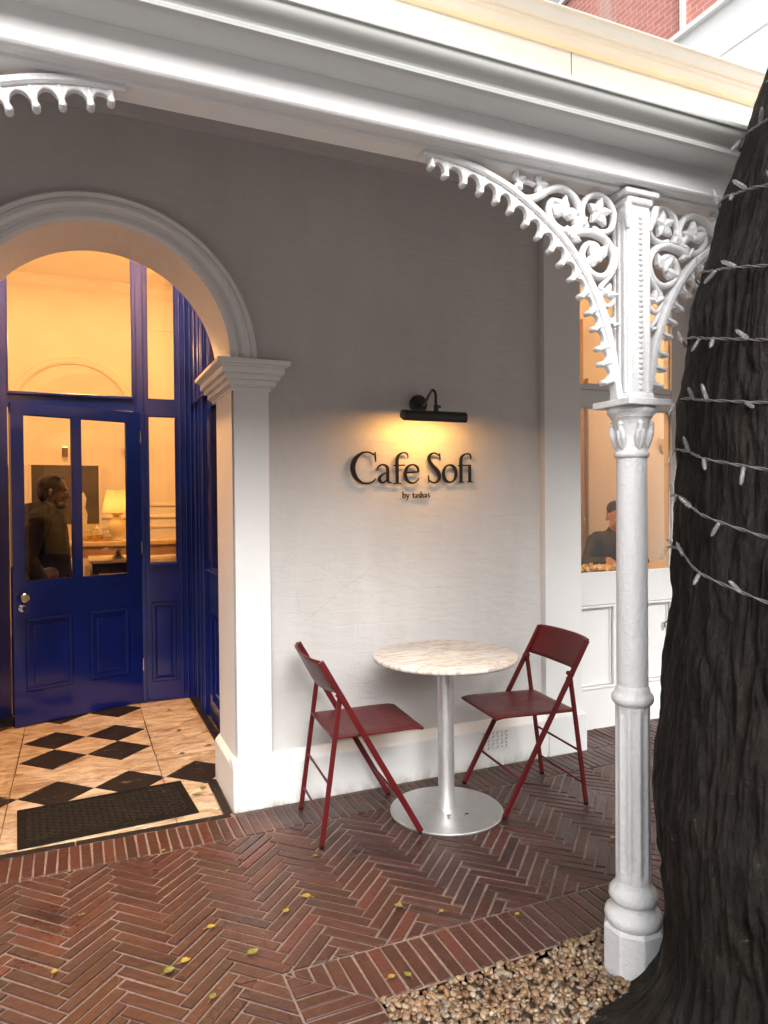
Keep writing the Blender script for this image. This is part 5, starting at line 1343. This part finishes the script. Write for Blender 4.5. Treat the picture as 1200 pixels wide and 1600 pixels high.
# ================================================================ ACROSS THE STREET (seen in the glass)
ob = thing('opposite_building', 'dark brick two-storey building across the street, mirrored in the window glass', 'building', (0, -13, 0))
MB().box(-16, 34, -18, -13, 0, 6.2).build('wall', simple('dark_brick_front', (.085, .062, .048), .8, .2, 1), ob)
MB().box(-16.2, 34.2, -18.2, -12.7, 6.2, 6.5).build('roof', simple('roof_sheet', (.16, .15, .14), .7, .1, 2), ob)
MB().box(-6, 33, -13, -11.6, 2.9, 3.15).build('awning', MT['trim'], ob)
for i in range(12):
    for z in (.9, 4.2):
        x = -14+i*4.0; w_ = MB().box(x, x+1.5, -13.02, -12.96, z, z+1.7).build('window', MT['trim'], ob)
        MB().box(x+.1, x+1.4, -12.955, -12.94, z+.1, z+1.6).build('pane', MT['blackmetal'], w_)
# a parked car, mirrored in the shop window
car = thing('parked_car', 'white parked car in the street, mirrored in the shop window', 'car', (11.2, -4.6, 0))
cw = simple('white_car_paint', (.78, .79, .80), .2, .02, 2, 0, 60, 0, .8)
side_p = [(-2.1, .28), (-2.15, .62), (-2.05, .86), (-1.2, .95), (-.62, 1.38), (.75, 1.42), (1.55, .98), (2.05, .90), (2.15, .60), (2.1, .28)]
def loft(prof, half, name, mat, sc=1.0, yo=0):
    m = len(prof); vv = []
    for yy, k in ((-half, .93), (-half*.9, 1), (half*.9, 1), (half, .93)):
        vv += [(11.2+x*k, -4.6+yy+yo, z if z < .5 else .5+(z-.5)*(k*.06+.94)) for x, z in prof]
    f = [(j*m+i, j*m+(i+1) % m, (j+1)*m+(i+1) % m, (j+1)*m+i) for j in range(3) for i in range(m)]+[tuple(range(m)), tuple(range(3*m, 4*m))]
    return MB().add(vv, f).build(name, mat, car, smooth=30)
loft(side_p, .86, 'body', cw)
for yy in (-.868, .868):
    for pts in ([(-1.05, .97), (-.55, 1.33), (.08, 1.35), (.08, .97)], [(.14, .97), (.14, 1.35), (.70, 1.36), (1.30, .99)]):
        MB().add([(11.2+x*.95, -4.6+yy*(1.0 if z < 1 else .985), z) for x, z in pts], [(0, 1, 2, 3)]).build('side_window', MT['blackmetal'], car, fixn=False)
    for x in (-1.35, 1.35):
        w_ = MB().tube([(11.2+x, -4.6+yy*.80, .31), (11.2+x, -4.6+yy*1.02, .31)], .31, 24).build('wheel', MT['rubber'], car, smooth=40)
        MB().tube([(11.2+x, -4.6+yy*1.0, .31), (11.2+x, -4.6+yy*1.03, .31)], .19, 20).build('rim', MT['steel'], w_, smooth=40)
MB().add([(11.2+x, -4.6+y, z) for x, y, z in ((1.53, -.7, 1.0), (1.53, .7, 1.0), (.82, .66, 1.40), (.82, -.66, 1.40))], [(0, 1, 2, 3)]).build('windscreen', MT['blackmetal'], car, fixn=False)

# fine litter blown over the paving and tiles
lt = MB()
for i in range(420):
    if i < 300: x, y = random.uniform(-.5, 2.6), random.uniform(1.95, 3.33)
    else: x, y = random.uniform(-.35, .76), random.uniform(3.9, 5.5)
    if i % 3 == 0: y = min(y, 3.34-abs(random.gauss(0, .03))) if i < 300 else y
    if (x-tbx)**2+(y-tby)**2 < .08: continue
    l = random.uniform(.0025, .0075); a = random.uniform(0, 6.28); w = l*random.uniform(.2, .5)
    ca, sa = cos(a), sin(a)
    lt.add([(x+ca*p-sa*q, y+sa*p+ca*q, .0022+.0016*abs(p)/l+r) for p, q, r in ((-l, 0, 0), (0, -w, .0006), (l, 0, .001), (0, w, .0004))], [(0, 1, 2, 3)])
lo = lt.build('leaf_litter', lm[2], None, fixn=False); tag(lo, 'fine brown leaf litter strewn over the paving', 'litter', kind='stuff')

# more of the room: sconces, chairs, pictures, panelling
def sconce(x, y, z, label):
    t = thing('wall_sconce', label, 'lamp', (x, y, z), 'wall sconces')
    vv = []
    for i in range(9):
        a = pi*i/8
        for r in (.03, .085+.012*(i % 2)): vv.append((x-r*cos(a), y-.02-.05*sin(a), z+(.0 if r < .05 else .10)))
    MB().add(vv, [(i*2, i*2+1, i*2+3, i*2+2) for i in range(8)]).build('shade', IN, t, fixn=False)
    MB().box(x-.03, x+.03, y-.03, y, z-.03, z+.02).build('back_plate', IN, t, bevel=.004)
sconce(.585, 8.999, 2.05, 'cream scalloped wall sconce to the right of the painting'); sconce(5.62, 5.629, 2.0, 'cream scalloped wall sconce seen through the shop window')
up = simple('pale_upholstery', (.55, .46, .34), .85, .1, 20, .2, 60)
def dchair(x, y, rz, label):
    t = thing('dining_chair', label, 'chair', (0, 0, 0), 'upholstered dining chairs')
    MB().box(-.23, .23, -.23, .23, .42, .50).build('seat', up, t, bevel=.03, seg=3)
    MB().box(-.23, .23, .19, .26, .50, 1.0).build('backrest', up, t, bevel=.03, seg=3)
    for sx in (-1, 1):
        for sy in (-1, 1): MB().tube([(sx*.19, sy*.19, .42), (sx*.20, sy*.20, 0)], [.022, .014], 10).build('leg', timber, t)
    t.location = (x, y, 0); t.rotation_euler = (0, 0, rz)
dchair(.86, 6.70, .5, 'pale upholstered dining chair behind the entrance sidelight'); dchair(.30, 8.2, pi, 'pale upholstered dining chair beyond the console table')
for x0, x1 in ((-2.4, -1.6), (-1.5, -.78), (-.52, .52), (.80, 1.5), (1.6, 2.4)):
    mould('wall_panel', x0, x1, .20, 1.22, 8.999, .03, .018, IN, bld)
for x0, x1 in ((.80, 1.5), (1.6, 2.4), (-1.5, -.78)): mould('wall_panel', x0, x1, 1.45, 3.6, 8.999, .03, .018, IN, bld)
for i, (x, z, w, h) in enumerate(((5.85, 1.62, .34, .46), (4.28, 1.15, .26, .34))):
    t = thing('framed_picture', ['framed picture on the wall, right one behind the shop window', 'small framed picture low on the wall, left one behind the shop window'][i], 'picture', (x, 5.6, z), 'framed pictures behind the shop window')
    mould('frame', x-w/2, x+w/2, z-h/2, z+h/2, 5.628, .025, .03, darkw, t)
    MB().box(x-w/2+.02, x+w/2-.02, 5.612, 5.626, z-h/2+.02, z+h/2-.02).build('print', simple('faded_print', (.40, .34, .26), .6, .5, 7), t)
for i, (x, y, r, h, c) in enumerate(((3.06, 4.30, .035, .24, 0), (2.93, 4.16, .045, .16, 1), (3.30, 4.30, .04, .20, 1))):
    t = thing('bottle', ['green bottle at the back of the window counter', 'small amber bottle at the far left of the window counter', 'amber bottle behind the flower tray'][i], 'bottle', (x, y, .94), 'bottles on the window counter')
    MB().lathe([(r*.9, .941), (r, .95), (r, .94+h*.6), (r*.38, .94+h*.78), (r*.36, .94+h)], (x, y), 20).build('bottle', simple('bottle_glass', ((.03, .07, .03), (.22, .10, .02))[c], .12, .1, 10), t, smooth=50)
    MB().lathe([(r*.42, .9405+h), (r*.42, .957+h)], (x, y), 16).build('cap', MT['chrome'], t, smooth=50)
